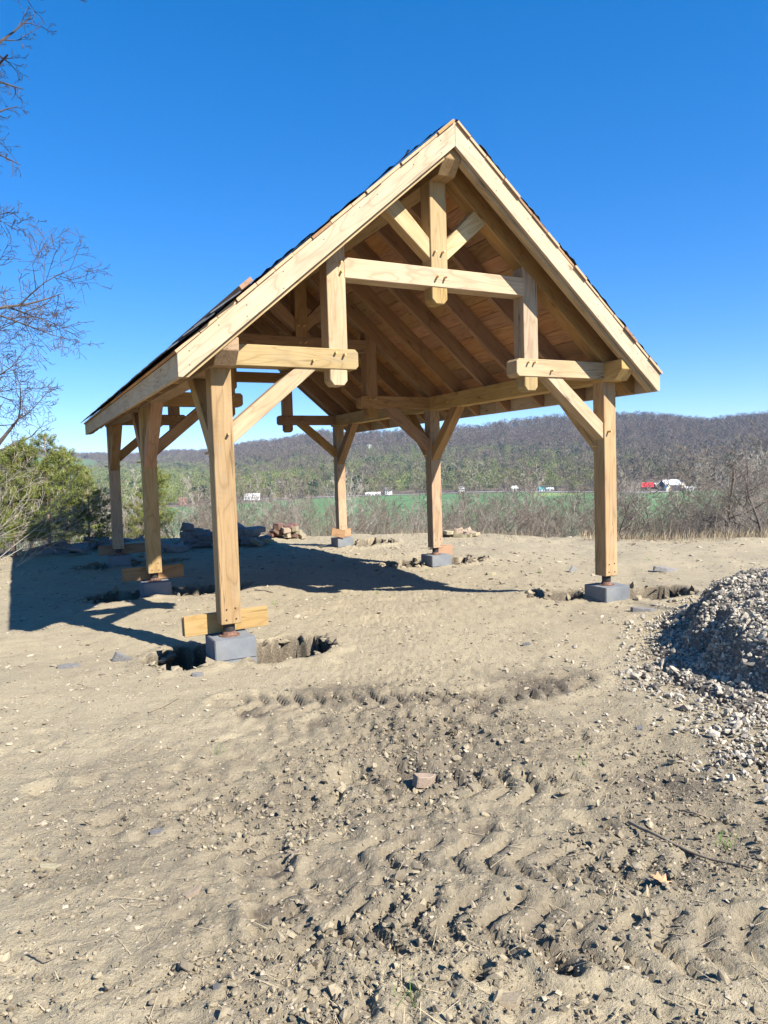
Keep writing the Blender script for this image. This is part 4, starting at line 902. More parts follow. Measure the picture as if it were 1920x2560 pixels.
# two big trees whose crowns reach in from the left
x, y, z = at_ground(-175, 17.5)
plant_tree('budding_maple', tree_meshes(grow_tree(33, 9.0, 0.66, 5, 0.30, (15, 7, 6, 5, 3), 0.05, 0.12, 0.11, lenr=0.62), M_BARK, M_BUD, 0.0055), (x, y, z), 0.6, 1.0, 'bare tree with red budding twigs reaching in from the left edge', group='trees at the left')
x, y, z = at_ground(-275, 12.5)
plant_tree('bare_tree', tree_meshes(grow_tree(56, 13.5, 0.68, 5, 0.32, (11, 7, 5, 4, 3), 0.04, 0.55, 0.12, lenr=0.42), M_BARKD, M_BARKD, 0.0035), (x, y, z), 1.5, 1.0, 'tall dark bare tree whose high branches enter at the upper left', group='trees at the left')
x, y = 11.4, -15.5; plant_tree('bare_tree', tree_meshes(grow_tree(43, 14.0, 0.6, 4, 0.15, (13, 8, 6, 4), 0.1, 0.35, 0.12, lenr=0.42), M_BARK, M_BARK, 0.006), (x, y, gz(x, y)), 0.3, 1.0, 'bare tree behind the viewpoint to the right that casts thin shadows', group='bare trees on the rim')
# pale arching shrubs at the left edge
shrub = [tree_meshes(grow_tree(50+i, 3.0, 0.42, 3, 0.018, (6, 4, 3), 0.2, 0.3, 0.07, lean=(1.0, -0.35), lenr=0.5, multi=3), M_BARKP, M_BARKP, 0.0028) for i in range(2)]
for i, (u, b, s, lab) in enumerate(((-70, 14.0, 1.1, 'pale arching bare shrub at the left edge, in front of the pines'), (30, 15.0, 0.9, 'smaller pale bare shrub among the pines at the left'), (-130, 15.5, 1.15, 'tall pale bare shrub cut by the left edge'))):
    plant_tree('bare_shrub', shrub[i % 2], at_ground(u, b), rt.uniform(-.3, .3), s, lab, 'shrub', 'pale shrubs at the left')
# young pines
def needle_mat(name, a, b):
    k = NT(name); oc = k.coord('Object'); c = k.mix(k.ramp(k.noise(oc, 2.2, 3, .5), [(0.35, 0), (0.65, 1)]), a, b)
    k.b.inputs['Transmission Weight'].default_value = 0.0; return k.finish(c, 0.7)
M_NEED = needle_mat('pine_needles', (0.10, 0.128, 0.033), (0.215, 0.23, 0.055)); M_NEEDD = needle_mat('dark_conifer_needles', (0.018, 0.038, 0.024), (0.03, 0.058, 0.032))
def pine_meshes(seed, H, mat, dens=1.0, width=0.42):
    R = np.random.RandomState(seed); trunk = []; P = [np.zeros(3)]; d = np.array((R.normal(0, .05), R.normal(0, .05), 1.0))
    for i in range(10): d = d+R.normal(0, .04, 3); d[2] = 1; P.append(P[-1]+d/np.linalg.norm(d)*H/10)
    P = np.array(P); rr = np.linspace(H*0.016, H*0.003, 11); br = []; tuf = []
    for k in range(int(46*dens)):
        t = R.uniform(0.08, 0.99)**0.85; f = t*10; i = min(int(f), 9); q = P[i]+(P[i+1]-P[i])*(f-i); a = R.uniform(0, 2*np.pi); L = H*width*(1.05-t)**0.75*R.uniform(0.55, 1.1)+0.12
        dd = np.array((math.cos(a), math.sin(a), R.uniform(-.05, .45))); B = [q]
        for j in range(5): dd = dd+R.normal(0, .12, 3)+np.array((0, 0, .05)); dd /= np.linalg.norm(dd); B.append(B[-1]+dd*L/5)
        B = np.array(B); br.append((B, np.linspace(0.011, 0.003, 6)*H/3.5))
        m = int(10*dens*L/0.7)+3
        for j in range(m):
            s = R.uniform(0.3, 1.0)*5; ii_ = min(int(s), 4); c = B[ii_]+(B[ii_+1]-B[ii_])*(s-ii_)+R.normal(0, .05*H/3.5, 3); tuf.append((c, dd))
    c = np.array([t[0] for t in tuf]); dv = np.array([t[1] for t in tuf]); n = len(c); K = 16; nl = 0.085*H/3.5
    D = R.normal(0, 1, (n, K, 3))*0.75+dv[:, None]*0.55+np.array((0, 0, .35)); D /= np.linalg.norm(D, axis=2)[:, :, None]
    Sd = np.cross(D, R.normal(0, 1, (n, K, 3))); Sd /= np.linalg.norm(Sd, axis=2)[:, :, None]; base = c[:, None]+R.normal(0, .02*H/3.5, (n, K, 3)); Ln = nl*R.uniform(.7, 1.25, (n, K, 1))
    V = np.stack([base-Sd*0.0055*H/3.5, base+Sd*0.0055*H/3.5, base+D*Ln], 2).reshape(-1, 3); F = np.arange(len(V)).reshape(-1, 3)
    V0, F0 = tube_np([(P, rr)], 7); V1, F1 = tube_np(br, 4); m0 = mesh_np('trunk', V0, F0, True); m0.materials.append(M_PINEB); m1 = mesh_np('crown', V1, F1); m1.materials.append(M_PINEB); m2 = mesh_np('needles', V, F); m2.materials.append(mat); return m0, m1, m2
pines = [pine_meshes(70+i, 3.6, M_NEED, 2.0, 0.44) for i in range(3)]
for i, (u, b, s, lab) in enumerate(((30, 17.0, 0.80, 'sparse young pine nearest the left edge behind pale shrubs'), (118, 17.5, 0.80, 'young pine with a leaning top, second from the left edge'), (215, 18.0, 0.55, 'bushy bright green young pine left of the farthest left post'), (365, 22.0, 0.72, 'small green pine between the farthest and middle left posts'), (165, 20.5, 0.85, 'young pine behind the two sparse pines at the left'), (70, 20.0, 0.92, 'young pine half hidden between the two leftmost pines'))):
    x, y, z = at_ground(u, b); plant_tree('young_pine', pines[i % 3], (x, y, z-0.05), rt.uniform(0, 6), s, lab, 'pine', 'young pines at the left')
# bare thicket on the bank beyond the plot
proto = [tree_meshes(grow_tree(90+i, 6.0, (0.5, 0.62, 0.45, 0.55, 0.6, 0.5, 0.66, 0.42)[i], 4, (0.055, 0.075, 0.045, 0.06, 0.07, 0.05, 0.07, 0.04)[i], (10, 7, 5, 3), 0.3, 0.12, 0.13, lenr=0.50, multi=(1, 1, 3, 1, 2, 1, 1, 3)[i]), m, m, 0.0045) for i, m in enumerate((M_BARK, M_BARK, M_BARK, M_BARKP, M_BARK, M_BARKP, M_BARKD, M_BARK))]
cnt = 0; tries = 0
while cnt < 215 and tries < 2000:
    tries += 1; u = rt.uniform(230, 2020) if cnt < 195 else rt.uniform(-700, 230); b = rt.uniform(17, 62) if cnt > 90 else rt.uniform(15, 30); x, y, z = at_ground(u, b)
    ed = float(edge_dist(np.array([x]), np.array([y]))[0])
    if ed < 2.0: continue
    vt = np.interp(u, [230, 450, 800, 1200, 1500, 1575, 1585, 1725, 1740, 1800, 2020], [1262, 1262, 1250, 1242, 1248, 1246, 1268, 1268, 1222, 1190, 1180])+rt.uniform(-22, 40)
    h = at_depth(u, vt, b).z-z
    if h < 1.6 or h > 17: continue
    pale = rt.random() < 0.3
    i = rt.choice((3, 5)) if pale else rt.choice((0, 1, 2, 4, 7, 0, 2))
    s = h/5.6; plant_tree('thicket_tree', proto[i], (x, y, z-0.1), rt.uniform(0, 6.3), (s*rt.uniform(.8, 1.05), s*rt.uniform(.8, 1.05), s), 'slender pale barked bare tree in the thicket below the plot' if pale else 'thin grey brown bare tree in the thicket below the plot', group='pale thicket trees' if pale else 'brown thicket trees'); cnt += 1
for (u, b, vt, i, rz, lab) in ((1548, 17.5, 1228, 6, 1.0, 'small crooked dark bare tree just right of the front right post'), (1800, 20, 1118, 1, 2.0, 'wide dark limbed bare tree at the right edge beyond the plot'), (1905, 18, 1125, 6, 4.0, 'spreading bare tree cut by the right edge'), (1765, 24, 1180, 4, 0.3, 'bushy bare tree between the barns and the wide right tree'), (440, 19, 1275, 4, 1.3, 'small dense bare tree behind the stone stack')):
    x, y, z = at_ground(u, b); h = at_depth(u, vt, b).z-z; s = h/5.4
    plant_tree('bare_tree', (proto[i][0], proto[i][1]), (x, y, z-0.1), rz, (s*1.5, s*1.5, s), lab, group='bare trees on the rim')

# uncountable brush and grass: twigs on the bank, dry grass at the right rim
M_BRUSH = plain('brush_twig', (0.22, 0.18, 0.135), 0.9, 0.35, 0.8); M_GRASS = plain('dry_grass', (0.30, 0.24, 0.155), 0.85, 0.3, 1.5); M_GREEN = plain('fresh_grass', (0.14, 0.22, 0.05), 0.8, 0.3, 3)
def blades(name, P, h, wdt, lean, mat, seed, bend=0.25):
    R = np.random.RandomState(seed); n = len(P); a = R.uniform(0, 2*np.pi, n); D = np.stack([np.cos(a)*lean*R.uniform(0, 1, n), np.sin(a)*lean*R.uniform(0, 1, n), np.ones(n)], -1)
    Sd = np.stack([-np.sin(a+1), np.cos(a+1), np.zeros(n)], -1)*wdt; mid = P+D*h[:, None]*0.55; tip = mid+(D+np.stack([np.cos(a), np.sin(a), -0.2*np.ones(n)], -1)*bend)*h[:, None]*0.5
    V = np.stack([P-Sd, P+Sd, mid+Sd*0.7, mid-Sd*0.7, tip+Sd*0.2, tip-Sd*0.2], 1).reshape(-1, 3); b = np.arange(n)[:, None]*6
    F = np.concatenate([b+np.array([[0, 1, 2, 3]]), b+np.array([[3, 2, 4, 5]])]); return obj_np(name, V, F, mat)
R = np.random.RandomState(77)
def bank_pts(n, lo, hi, u0, u1, b0, b1):
    u = R.uniform(u0, u1, n); b = R.uniform(b0, b1, n); x, y = xy((u-960)/FPX*b, b); e = edge_dist(x, y); k = (e > lo) & (e < hi); x, y = x[k], y[k]; return np.stack([x, y, ground(x, y)-0.02], -1)
P = bank_pts(34000, 0.6, 16, -700, 2200, 13, 36); P = P[fbm(P[:, 0]*.35, P[:, 1]*.35, 303, 3)+R.uniform(-.15, .15, len(P)) > 0.47]; o = blades('underbrush', P, R.uniform(0.25, 1.25, len(P)), 0.0045, 1.3, M_BRUSH, 1, 0.7); tag(o, 'tangle of bare brush on the bank below the plot', None, None, 'stuff')
P = bank_pts(13000, -0.4, 3.5, 1450, 2050, 11, 22); P = P[(fbm(P[:, 0]*.8, P[:, 1]*.8, 305, 3)+0.2*sm(8, 14, P[:, 0])) > 0.5]; o = blades('dry_grass', P, R.uniform(0.05, 0.28, len(P)), 0.006, 0.5, M_GRASS, 2, 0.5); tag(o, 'tall dry tan grass along the right rim', None, None, 'stuff')
P = bank_pts(7000, -1.4, 1.5, -60, 1400, 11, 22); P = P[fbm(P[:, 0]*0.9, P[:, 1]*0.9, 301, 2) > 0.52]; o = blades('rim_grass', P, R.uniform(0.05, 0.22, len(P)), 0.005, 0.6, M_GRASS, 3, 0.5); tag(o, 'short dry grass tufts on the rim', None, None, 'stuff')
G = []
for q in range(11):
    dd_b = R.uniform(2.2, 15); aa = R.uniform(-.5, .5)*dd_b; cx0, cy0 = xy(aa, dd_b); m = R.randint(6, 18); G.append(np.stack([cx0+R.normal(0, .025, m), cy0+R.normal(0, .025, m)], -1))
G = np.concatenate(G); o = blades('grass_sprigs', np.stack([G[:, 0], G[:, 1], ground(G[:, 0], G[:, 1])-.005], -1), R.uniform(.03, .08, len(G)), 0.0022, 0.7, M_GREEN, 4); tag(o, 'few small green grass sprigs in the dirt', None, None, 'stuff')
n = 1300; dr = 1.8+11*R.uniform(0, 1, n)**1.5; an = R.uniform(-.6, .6, n); sx, sy2 = xy(dr*np.tan(an), dr); a = R.uniform(0, 6.3, n); L = R.uniform(.015, .075, n); zc = ground(sx, sy2)+.006
D = np.stack([np.cos(a)*L, np.sin(a)*L, R.uniform(-.08, .18, n)*L], -1); Sd = np.stack([-np.sin(a), np.cos(a), np.zeros(n)], -1)*0.0016; Pc = np.stack([sx, sy2, zc], -1)
V = np.stack([Pc-D-Sd, Pc-D+Sd, Pc+D+Sd*.5+np.array((0, 0, .003)), Pc+D-Sd*.5+np.array((0, 0, .003))], 1).reshape(-1, 3); o = obj_np('straw_litter', V, np.arange(4*n).reshape(-1, 4), plain('straw', (0.40, 0.32, 0.20), .9, .5, 3)); tag(o, 'bits of straw and rootlets on the dirt', None, None, 'stuff')

# ------------------------------------------------------------------ far woods on the hills (one mass each)
def fuzz_tree(seed, H, Wd, nq, thin, trunk=True, base=0.25, qs=0.16):
    R = np.random.RandomState(seed); V, F = [], []
    for k in range(nq):
        t = R.uniform(0, 1); ang = R.uniform(0, 6.28); rad = Wd*math.sqrt(max(0.0, math.sin(math.pi*(0.12+0.86*t))))*R.uniform(0, 1)**0.45; c = np.array((math.cos(ang)*rad, math.sin(ang)*rad, H*(base+(1-base)*t)))
        d = np.array((math.cos(ang)*.5+R.normal(0, .4), math.sin(ang)*.5+R.normal(0, .4), R.uniform(.25, 1.0))); d /= np.linalg.norm(d); s = np.cross(d, R.normal(0, 1, 3)); s /= np.linalg.norm(s); L = H*qs*R.uniform(.6, 1.3); w = L*thin
        i = len(V); V += [c-s*w, c+s*w, c+d*L+s*w*.5, c+d*L-s*w*.5]; F.append((i, i+1, i+2, i+3))
    if trunk:
        for a in (0.0, 1.57): 
            s = np.array((math.cos(a), math.sin(a), 0))*H*0.011; i = len(V); V += [-s, s, s*.6+np.array((0, 0, H*.72)), -s*.6+np.array((0, 0, H*.72))]; F.append((i, i+1, i+2, i+3))
    return np.array(V), np.array(F)
def cone_tree(seed, H, Wd, n=150):
    R = np.random.RandomState(seed); V, F = [], []
    for k in range(n):
        t = R.uniform(0, 1)**0.8; a = R.uniform(0, 6.28); rad = Wd*(1-t)**0.8*R.uniform(.35, 1)+.05; c = np.array((math.cos(a)*rad*.35, math.sin(a)*rad*.35, H*(.08+.9*t))); d = np.array((math.cos(a), math.sin(a), R.uniform(-.35, .25))); s = np.array((-math.sin(a), math.cos(a), R.normal(0, .2))); w = Wd*.20*(1.1-t); L = rad*.9+.15
        i = len(V); V += [c-s*w*.6, c+s*w*.6, c+d*L+s*w, c+d*L-s*w]; F.append((i, i+1, i+2, i+3))
    s = H*.012
    for a in (0.0, 1.57): v = np.array((math.cos(a), math.sin(a), 0))*s; i = len(V); V += [-v, v, v+np.array((0, 0, H*.5)), -v+np.array((0, 0, H*.5))]; F.append((i, i+1, i+2, i+3))
    return np.array(V), np.array(F)
def wood_mat(name, low, high, lo, hi, var=0.35):
    k = NT(name); r = k.rnd(); g = k.n.new('ShaderNodeNewGeometry'); sp = k.n.new('ShaderNodeSeparateXYZ'); k.l.new(g.outputs['Position'], sp.inputs[0])
    t = k.ramp(k.math('ADD', k.math('DIVIDE', k.math('SUBTRACT', sp.outputs[2], lo), hi-lo), k.math('MULTIPLY_ADD', r, 0.5, -0.25)), [(0.0, 0), (1.0, 1)])
    c = k.mix(t, low, high); c = k.hsv(c, k.math('MULTIPLY_ADD', r, 0.03, 0.485), 1.0, k.math('MULTIPLY_ADD', k.math('FRACT', k.math('MULTIPLY', r, 9.7)), var*2, 1-var)); return k.finish(c, 0.95)
M_WBARE = wood_mat('bare_wood', (0.152, 0.127, 0.090), (0.136, 0.107, 0.088), -20, 60); M_WBUD = wood_mat('budding_wood', (0.165, 0.19, 0.062), (0.155, 0.168, 0.075), -25, 70); M_WCON = wood_mat('conifer_wood', (0.032, 0.062, 0.036), (0.045, 0.075, 0.05), -20, 80)
def proto_obj(name, VF, mat): return bpy.data.objects.new(name, (lambda me: (me.materials.append(mat), me)[1])(mesh_np(name, *VF)))
def woods(name, label, P, sc, protos, seed):
    me = bpy.data.meshes.new(name); me.vertices.add(len(P)); me.vertices.foreach_set('co', P.astype(np.float32).ravel()); o = link(bpy.data.objects.new(name, me)); R = np.random.RandomState(seed)
    for nm, arr in (('tree_scale', sc), ('tree_turn', R.uniform(0, 6.28, len(P))), ('tree_kind', R.randint(0, len(protos), len(P)).astype(float))):
        a = me.attributes.new(nm, 'FLOAT', 'POINT'); a.data.foreach_set('value', arr.astype(np.float32))
    ng = bpy.data.node_groups.new(name, 'GeometryNodeTree'); ng.interface.new_socket('Geometry', in_out='INPUT', socket_type='NodeSocketGeometry'); ng.interface.new_socket('Geometry', in_out='OUTPUT', socket_type='NodeSocketGeometry')
    N = ng.nodes; Lk = ng.links; gi = N.new('NodeGroupInput'); go = N.new('NodeGroupOutput'); g2 = N.new('GeometryNodeGeometryToInstance'); ip = N.new('GeometryNodeInstanceOnPoints')
    for p_ in protos[::-1]:
        oi = N.new('GeometryNodeObjectInfo'); oi.inputs['Object'].default_value = p_; oi.transform_space = 'ORIGINAL'; oi.inputs['As Instance'].default_value = False; Lk.new(oi.outputs['Geometry'], g2.inputs[0])
    def at(nm): q = N.new('GeometryNodeInputNamedAttribute'); q.data_type = 'FLOAT'; q.inputs['Name'].default_value = nm; return q.outputs['Attribute']
    ip.inputs['Pick Instance'].default_value = True; Lk.new(gi.outputs[0], ip.inputs['Points']); Lk.new(g2.outputs[0], ip.inputs['Instance'])
    fi = N.new('FunctionNodeFloatToInt'); Lk.new(at('tree_kind'), fi.inputs[0]); Lk.new(fi.outputs[0], ip.inputs['Instance Index'])
    cv = N.new('ShaderNodeCombineXYZ'); Lk.new(at('tree_turn'), cv.inputs[2]); Lk.new(cv.outputs[0], ip.inputs['Rotation']); Lk.new(at('tree_scale'), ip.inputs['Scale']); Lk.new(ip.outputs[0], go.inputs[0])
    md = o.modifiers.new('woods', 'NODES'); md.node_group = ng; return tag(o, label, None, None, 'stuff')
R = np.random.RandomState(400)
n = 84000; b = 600+2200*R.uniform(0, 1, n)**0.9; tn = R.uniform(-1.0, 0.9, n); a = b*tn; u = 960+FPX*tn
fe = far_edge(np.clip(u, -600, 2500)); brr = np.interp(u, [-900, 300, 560, 700, 900, 1200, 3000], [2700, 2700, 2500, 2000, 1900, 1750, 1700])
t_ = (b-fe)/(brr-fe); nz = fbm(a*.006, b*.006, 401, 3); nz2 = fbm(a*.012+9, b*.012, 403, 3)
hay = np.hypot((u-150)/110, (b-2150)/420) < 1.0; clear = (np.hypot((u-705)/38, (b-(far_edge(705)+170))/70) < 1.0) | (np.hypot((u-1650)/70, (b-730)/60) < 1)
keep = (t_ > 0.012) & (t_ < 1.05) & ~hay & ~clear & (R.uniform(0, 1, n) < np.clip(0.35+0.65*b/2200, 0, 1)); a, b, u, t_, nz, nz2 = (q[keep] for q in (a, b, u, t_, nz, nz2))
X, Y = xy(a, b); Z = terrain(a, b)-0.6; pr = R.uniform(0, 1, len(a))
con = (pr < 0.035+0.40*sm(0.6, 0.74, nz2)*sm(0.95, 0.2, t_)+0.12*sm(0.85, 1.0, t_)*sm(.5, .6, nz2)); green = ~con & (R.uniform(0, 1, len(a)) < np.clip(sm(0.9, 0.1, t_+0.9*(nz-0.5))*sm(1800, 1100, u)*0.85+0.10+0.5*sm(600, 300, u)*sm(1.0, .6, t_), 0, 1)); bare = ~con & ~green
PT = np.stack([X, Y, Z], -1)
pb = [proto_obj('bare_crown', fuzz_tree(500+i, 16, 5.2, 95, 0.055, qs=0.20, base=0.3), M_WBARE) for i in range(3)]; pg = [proto_obj('budding_crown', fuzz_tree(510+i, 15, 5.4, 120, 0.11, qs=0.12, base=0.22), M_WBUD) for i in range(3)]; pc = [proto_obj('conifer_crown', fuzz_tree(520+i, 17, 4.2, 110, 0.22, qs=0.13, base=0.15), M_WCON) for i in range(2)]
woods('bare_woods', 'grey purple leafless woods covering the far hills', PT[bare], R.uniform(.55, 1.3, bare.sum()), pb, 1); woods('budding_woods', 'pale green budding woods on the lower far slopes', PT[green], R.uniform(.65, 1.15, green.sum()), pg, 2); woods('hill_conifers', 'dark evergreens scattered through the far woods', PT[con], R.uniform(.6, 1.05, con.sum()), pc, 3)
# dark conifers one can tell apart along the far side of the field
cones = [[mesh_np('crown', *cone_tree(530+i, 14, 3.6 if i else 4.6))] for i in range(2)]+[[mesh_np('crown', *fuzz_tree(540, 14, 5.0, 170, 0.25, True, 0.1, 0.13))]]
for c in cones: c[0].materials.append(M_NEEDD)
def far_pt(u, v, lo=350): return on_terrain(u, v, lo, 2600)
CON = [(262, 1218, 1268, 2), (300, 1226, 1262, 1), (416, 1217, 1250, 0), (455, 1206, 1246, 1), (486, 1218, 1256, 2), (512, 1214, 1256, 2), (536, 1218, 1255, 2), (729, 1211, 1246, 0), (755, 1214, 1246, 0), (786, 1207, 1243, 2), (893, 1190, 1238, 2), (916, 1198, 1236, 2), (976, 1196, 1222, 0), (1024, 1194, 1222, 2), (1042, 1192, 1222, 1), (1114, 1187, 1215, 2), (1160, 1183, 1212, 2), (1232, 1192, 1220, 1), (1261, 1198, 1226, 0), (1388, 1206, 1228, 0), (1428, 1208, 1226, 2), (1641, 1199, 1224, 1)]
CON_LABEL = [
    'broad dark evergreen between the young pines and the farthest left post',
    'dark spruce beside the farthest left post, beyond the field',
    'narrow dark conifer just right of the middle left post',
    'tall pointed spruce behind the red brown shed',
    'broad dark evergreen right of the red brown shed, first of three',
    'broad dark evergreen right of the red brown shed, middle of three',
    'broad dark evergreen beside the nearest left post, last of three',
    'narrow conifer below the grey gabled house, left of a pair',
    'narrow conifer below the grey gabled house, right of a pair',
    'broad dark evergreen left of the back right post past the field',
    'biggest dark evergreen just right of the back right post',
    'dark evergreen above the low white wing',
    'narrow dark conifer behind the white two storey house',
    'broad evergreen left of the middle right post, left of a pair',
    'pointed spruce left of the middle right post, right of a pair',
    'broad dark evergreen just right of the middle right post',
    'broad dark evergreen above the small white house',
    'pointed spruce between the small white house and the grey house',
    'narrow conifer just left of the grey house',
    'narrow conifer just right of the white shed',
    'low broad evergreen between the white shed and the front right post',
    'small spruce between the red roofed barn and the large barn']
for i, (u, vt, vb_, k) in enumerate(CON):
    p = far_pt(u, vb_); bb = (p-CAM).dot(_fw); s = (vb_-vt)*bb/FPX/14.0
    lab = CON_LABEL[i]
    e = empty('dark_conifer', (p.x, p.y, p.z-0.5), rt.uniform(0, 6)); e.scale = (s, s, s); obj_me('crown', cones[{0: 0, 1: 1, 2: 2}[k]][0], e)
    bm = bmesh.new(); cyl_bm(bm, (0, 0, -.2), (0, 0, 4), .3, .2, 6); bm_obj('trunk', bm, M_BARKD, e); tag(e, lab, 'conifer', {0: 'narrow conifers past the field', 1: 'spruces past the field', 2: 'broad evergreens past the field'}[k])
for (u, vt, vb_, lab) in ((686, 1229, 1248, 'left of two round yellow green bushes past the field'), (697, 1229, 1247, 'right of two round yellow green bushes past the field'), (606, 1213, 1240, 'yellowish budding tree left of the white house past the field')):
    p = far_pt(u, vb_); bb = (p-CAM).dot(_fw); s = (vb_-vt)*bb/FPX/15.0; e = empty('budding_bush', (p.x, p.y, p.z-0.4)); e.scale = (s*.8, s*.8, s); me = mesh_np('crown', *fuzz_tree(int(u), 15, 5.2, 150, .2, True, .03, .12)); me.materials.append(M_BUSH if 'M_BUSH' in globals() else globals().setdefault('M_BUSH', plain('bush_leaf', (0.26, 0.25, 0.06), .9, .3, .2))); obj_me('crown', me, e); tag(e, lab, 'bush')

# ------------------------------------------------------------------ farm buildings and houses in the valley
M_WHITE = plain('white_siding', (0.80, 0.80, 0.78), 0.7, 0.06, .2); M_GREYW = plain('grey_siding', (0.40, 0.40, 0.39), .8, .1, .2); M_DARKW = plain('dark_barn_boards', (0.045, 0.047, 0.06), .8, .2, .5); M_CREAM = plain('cream_gable', (0.62, 0.53, 0.38), .8, .1, .5)
M_ROOFG = plain('pale_metal_roof', (0.62, 0.62, 0.60), .5, .06, .3); M_ROOFR = plain('red_metal_roof', (0.55, 0.03, 0.04), .5, .1, .3); M_ROOFD = plain('dark_shingle_roof', (0.13, 0.12, 0.12), .85, .2, .5); M_ROOFB = plain('green_roof', (0.10, 0.24, 0.22), .6, .1, .5); M_PINK = plain('red_brown_boards', (0.33, 0.17, 0.14), .85, .2, .5); M_GLASS = plain('window_glass', (0.03, 0.035, 0.045), .15, .2); M_ASPH = plain('asphalt', (0.30, 0.30, 0.30), .9, .1, .1)
def house(name, label, u0, u1, vb_, vw, vt, wall, roof, turn=0.0, dr=0.7, win=(3, 1), cat='house', chim=False, lo=350, gable=False):
    """u0..u1 columns, vb base row, vw eave row, vt ridge row; ridge runs across the view unless gable"""
    p = far_pt((u0+u1)/2, vb_, lo); bb = (p-CAM).dot(_fw); k = bb/FPX; Wm = (u1-u0)*k; Hw = max(1.5, (vb_-vw)*k); Hr = max(.8, (vw-vt)*k); D = Wm*dr
    e = empty(name, (p.x, p.y, p.z-0.3), -YAW+turn); tag(e, label, cat)
    bm = bmesh.new(); w, d = Wm/2, D/2; hh = Hw+.3
    vs_ = [bm.verts.new(c) for c in ((-w, -d, 0), (w, -d, 0), (w, d, 0), (-w, d, 0), (-w, -d, hh), (w, -d, hh), (w, d, hh), (-w, d, hh))]
    if gable: g0 = bm.verts.new((0, -d, hh+Hr)); g1 = bm.verts.new((0, d, hh+Hr)); bm.faces.new((vs_[0], vs_[1], vs_[5], g0, vs_[4])); bm.faces.new((vs_[2], vs_[3], vs_[7], g1, vs_[6])); bm.faces.new((vs_[1], vs_[2], vs_[6], vs_[5])); bm.faces.new((vs_[3], vs_[0], vs_[4], vs_[7]))
    else: g0 = bm.verts.new((-w, 0, hh+Hr)); g1 = bm.verts.new((w, 0, hh+Hr)); bm.faces.new((vs_[0], vs_[1], vs_[5], vs_[4])); bm.faces.new((vs_[2], vs_[3], vs_[7], vs_[6])); bm.faces.new((vs_[1], vs_[2], vs_[6], g1, vs_[5])); bm.faces.new((vs_[3], vs_[0], vs_[4], g0, vs_[7]))
    bm_obj('wall', bm, wall, e)
    bm = bmesh.new(); o_ = .35; th = .3
    for s in (-1, 1):
        if gable: q = [(s*(w+o_), -d-o_, hh-o_*Hr/w), (s*(w+o_), d+o_, hh-o_*Hr/w), (0, d+o_, hh+Hr), (0, -d-o_, hh+Hr)]
        else: q = [(-w-o_, s*(d+o_), hh-o_*Hr/d), (w+o_, s*(d+o_), hh-o_*Hr/d), (w+o_, 0, hh+Hr), (-w-o_, 0, hh+Hr)]
        lo_ = [bm.verts.new((a, b_, c+.06)) for a, b_, c in q]; hi_ = [bm.verts.new((a, b_, c+.06+th)) for a, b_, c in q]; bm.faces.new(lo_); bm.faces.new(hi_[::-1])
        for i in range(4): bm.faces.new((lo_[i], lo_[(i+1) % 4], hi_[(i+1) % 4], hi_[i]))
    rf = bm_obj('roof', bm, roof, e)
    if chim: bm = bmesh.new(); box_bm(bm, (w*.5, 0, hh+Hr+.2), (.7, .7, 1.8)); bm_obj('chimney', bm, M_PINK, rf)
    nx, ny = win
    for j in range(ny):
        for i in range(nx):
            bm = bmesh.new(); cxw = -w+Wm*(i+.5)/nx; czw = hh*(j+.55)/ny; ww, wh = min(1.1, Wm/nx*.4), min(1.5, hh/ny*.5); box_bm(bm, (cxw, -d-.03, czw), (ww, .1, wh)); bm_obj('window', bm, M_GLASS, e)
    return e
house('farm_barn', 'large dark barn with pale metal roof at the right', 1652, 1697, 1228, 1212, 1200, M_DARKW, M_ROOFG, 0.22, .75, (0, 0), 'barn')
house('barn_lean_to', 'cream gabled wing on the right end of the large dark barn', 1694, 1710, 1226, 1212, 1202, M_CREAM, M_ROOFG, 0.15, .9, (2, 2), 'barn', gable=True)
house('farm_shed', 'low shed with pale roof between the red roof and the large barn', 1636, 1655, 1221, 1216, 1208, M_DARKW, M_ROOFG, 0.2, .8, (0, 0), 'shed')
house('farm_shed', 'small pale roofed porch shed in front of the large barn', 1663, 1676, 1229, 1220, 1211, M_CREAM, M_ROOFG, 0.2, .8, (1, 1), 'shed', gable=True)
house('red_roof_barn', 'small dark barn with a bright red roof', 1604, 1632, 1222, 1217, 1207, M_DARKW, M_ROOFR, -0.25, .8, (2, 1), 'barn')
house('farm_shed', 'long low white shed right of the large barn', 1710, 1738, 1226, 1220, 1217, M_GREYW, M_ROOFG, 0.1, .5, (3, 1), 'shed')
house('white_house', 'white two storey house past the field near the centre', 962, 979, 1236, 1226, 1218, M_WHITE, M_ROOFD, 0.2, .8, (3, 2), chim=True)
house('white_wing', 'low white wing left of the two storey house', 914, 951, 1238, 1234, 1231, M_WHITE, M_WHITE, 0.05, .3, (5, 1), 'shed')
house('white_house', 'small white house past the field right of centre', 1146, 1161, 1229, 1222, 1216, M_WHITE, M_ROOFG, -0.1, .7, (3, 2))
house('white_house', 'long white house half behind the nearest left post', 612, 650, 1250, 1242, 1234, M_WHITE, M_ROOFG, 0.1, .45, (5, 1))
house('hill_house', 'white house high on the wooded hill, left one', 911, 935, 1121, 1116, 1112, M_WHITE, M_WHITE, 0.1, .4, (4, 1), lo=900)
house('hill_house', 'white house high on the wooded hill, right one', 944, 957, 1121, 1118, 1115, M_WHITE, M_WHITE, -0.1, .5, (2, 1), lo=900)
house('hill_house', 'white gabled house on the far left hill', 165, 176, 1156, 1151, 1146, M_WHITE, M_ROOFG, 0.5, .9, (2, 1), lo=900, gable=True)
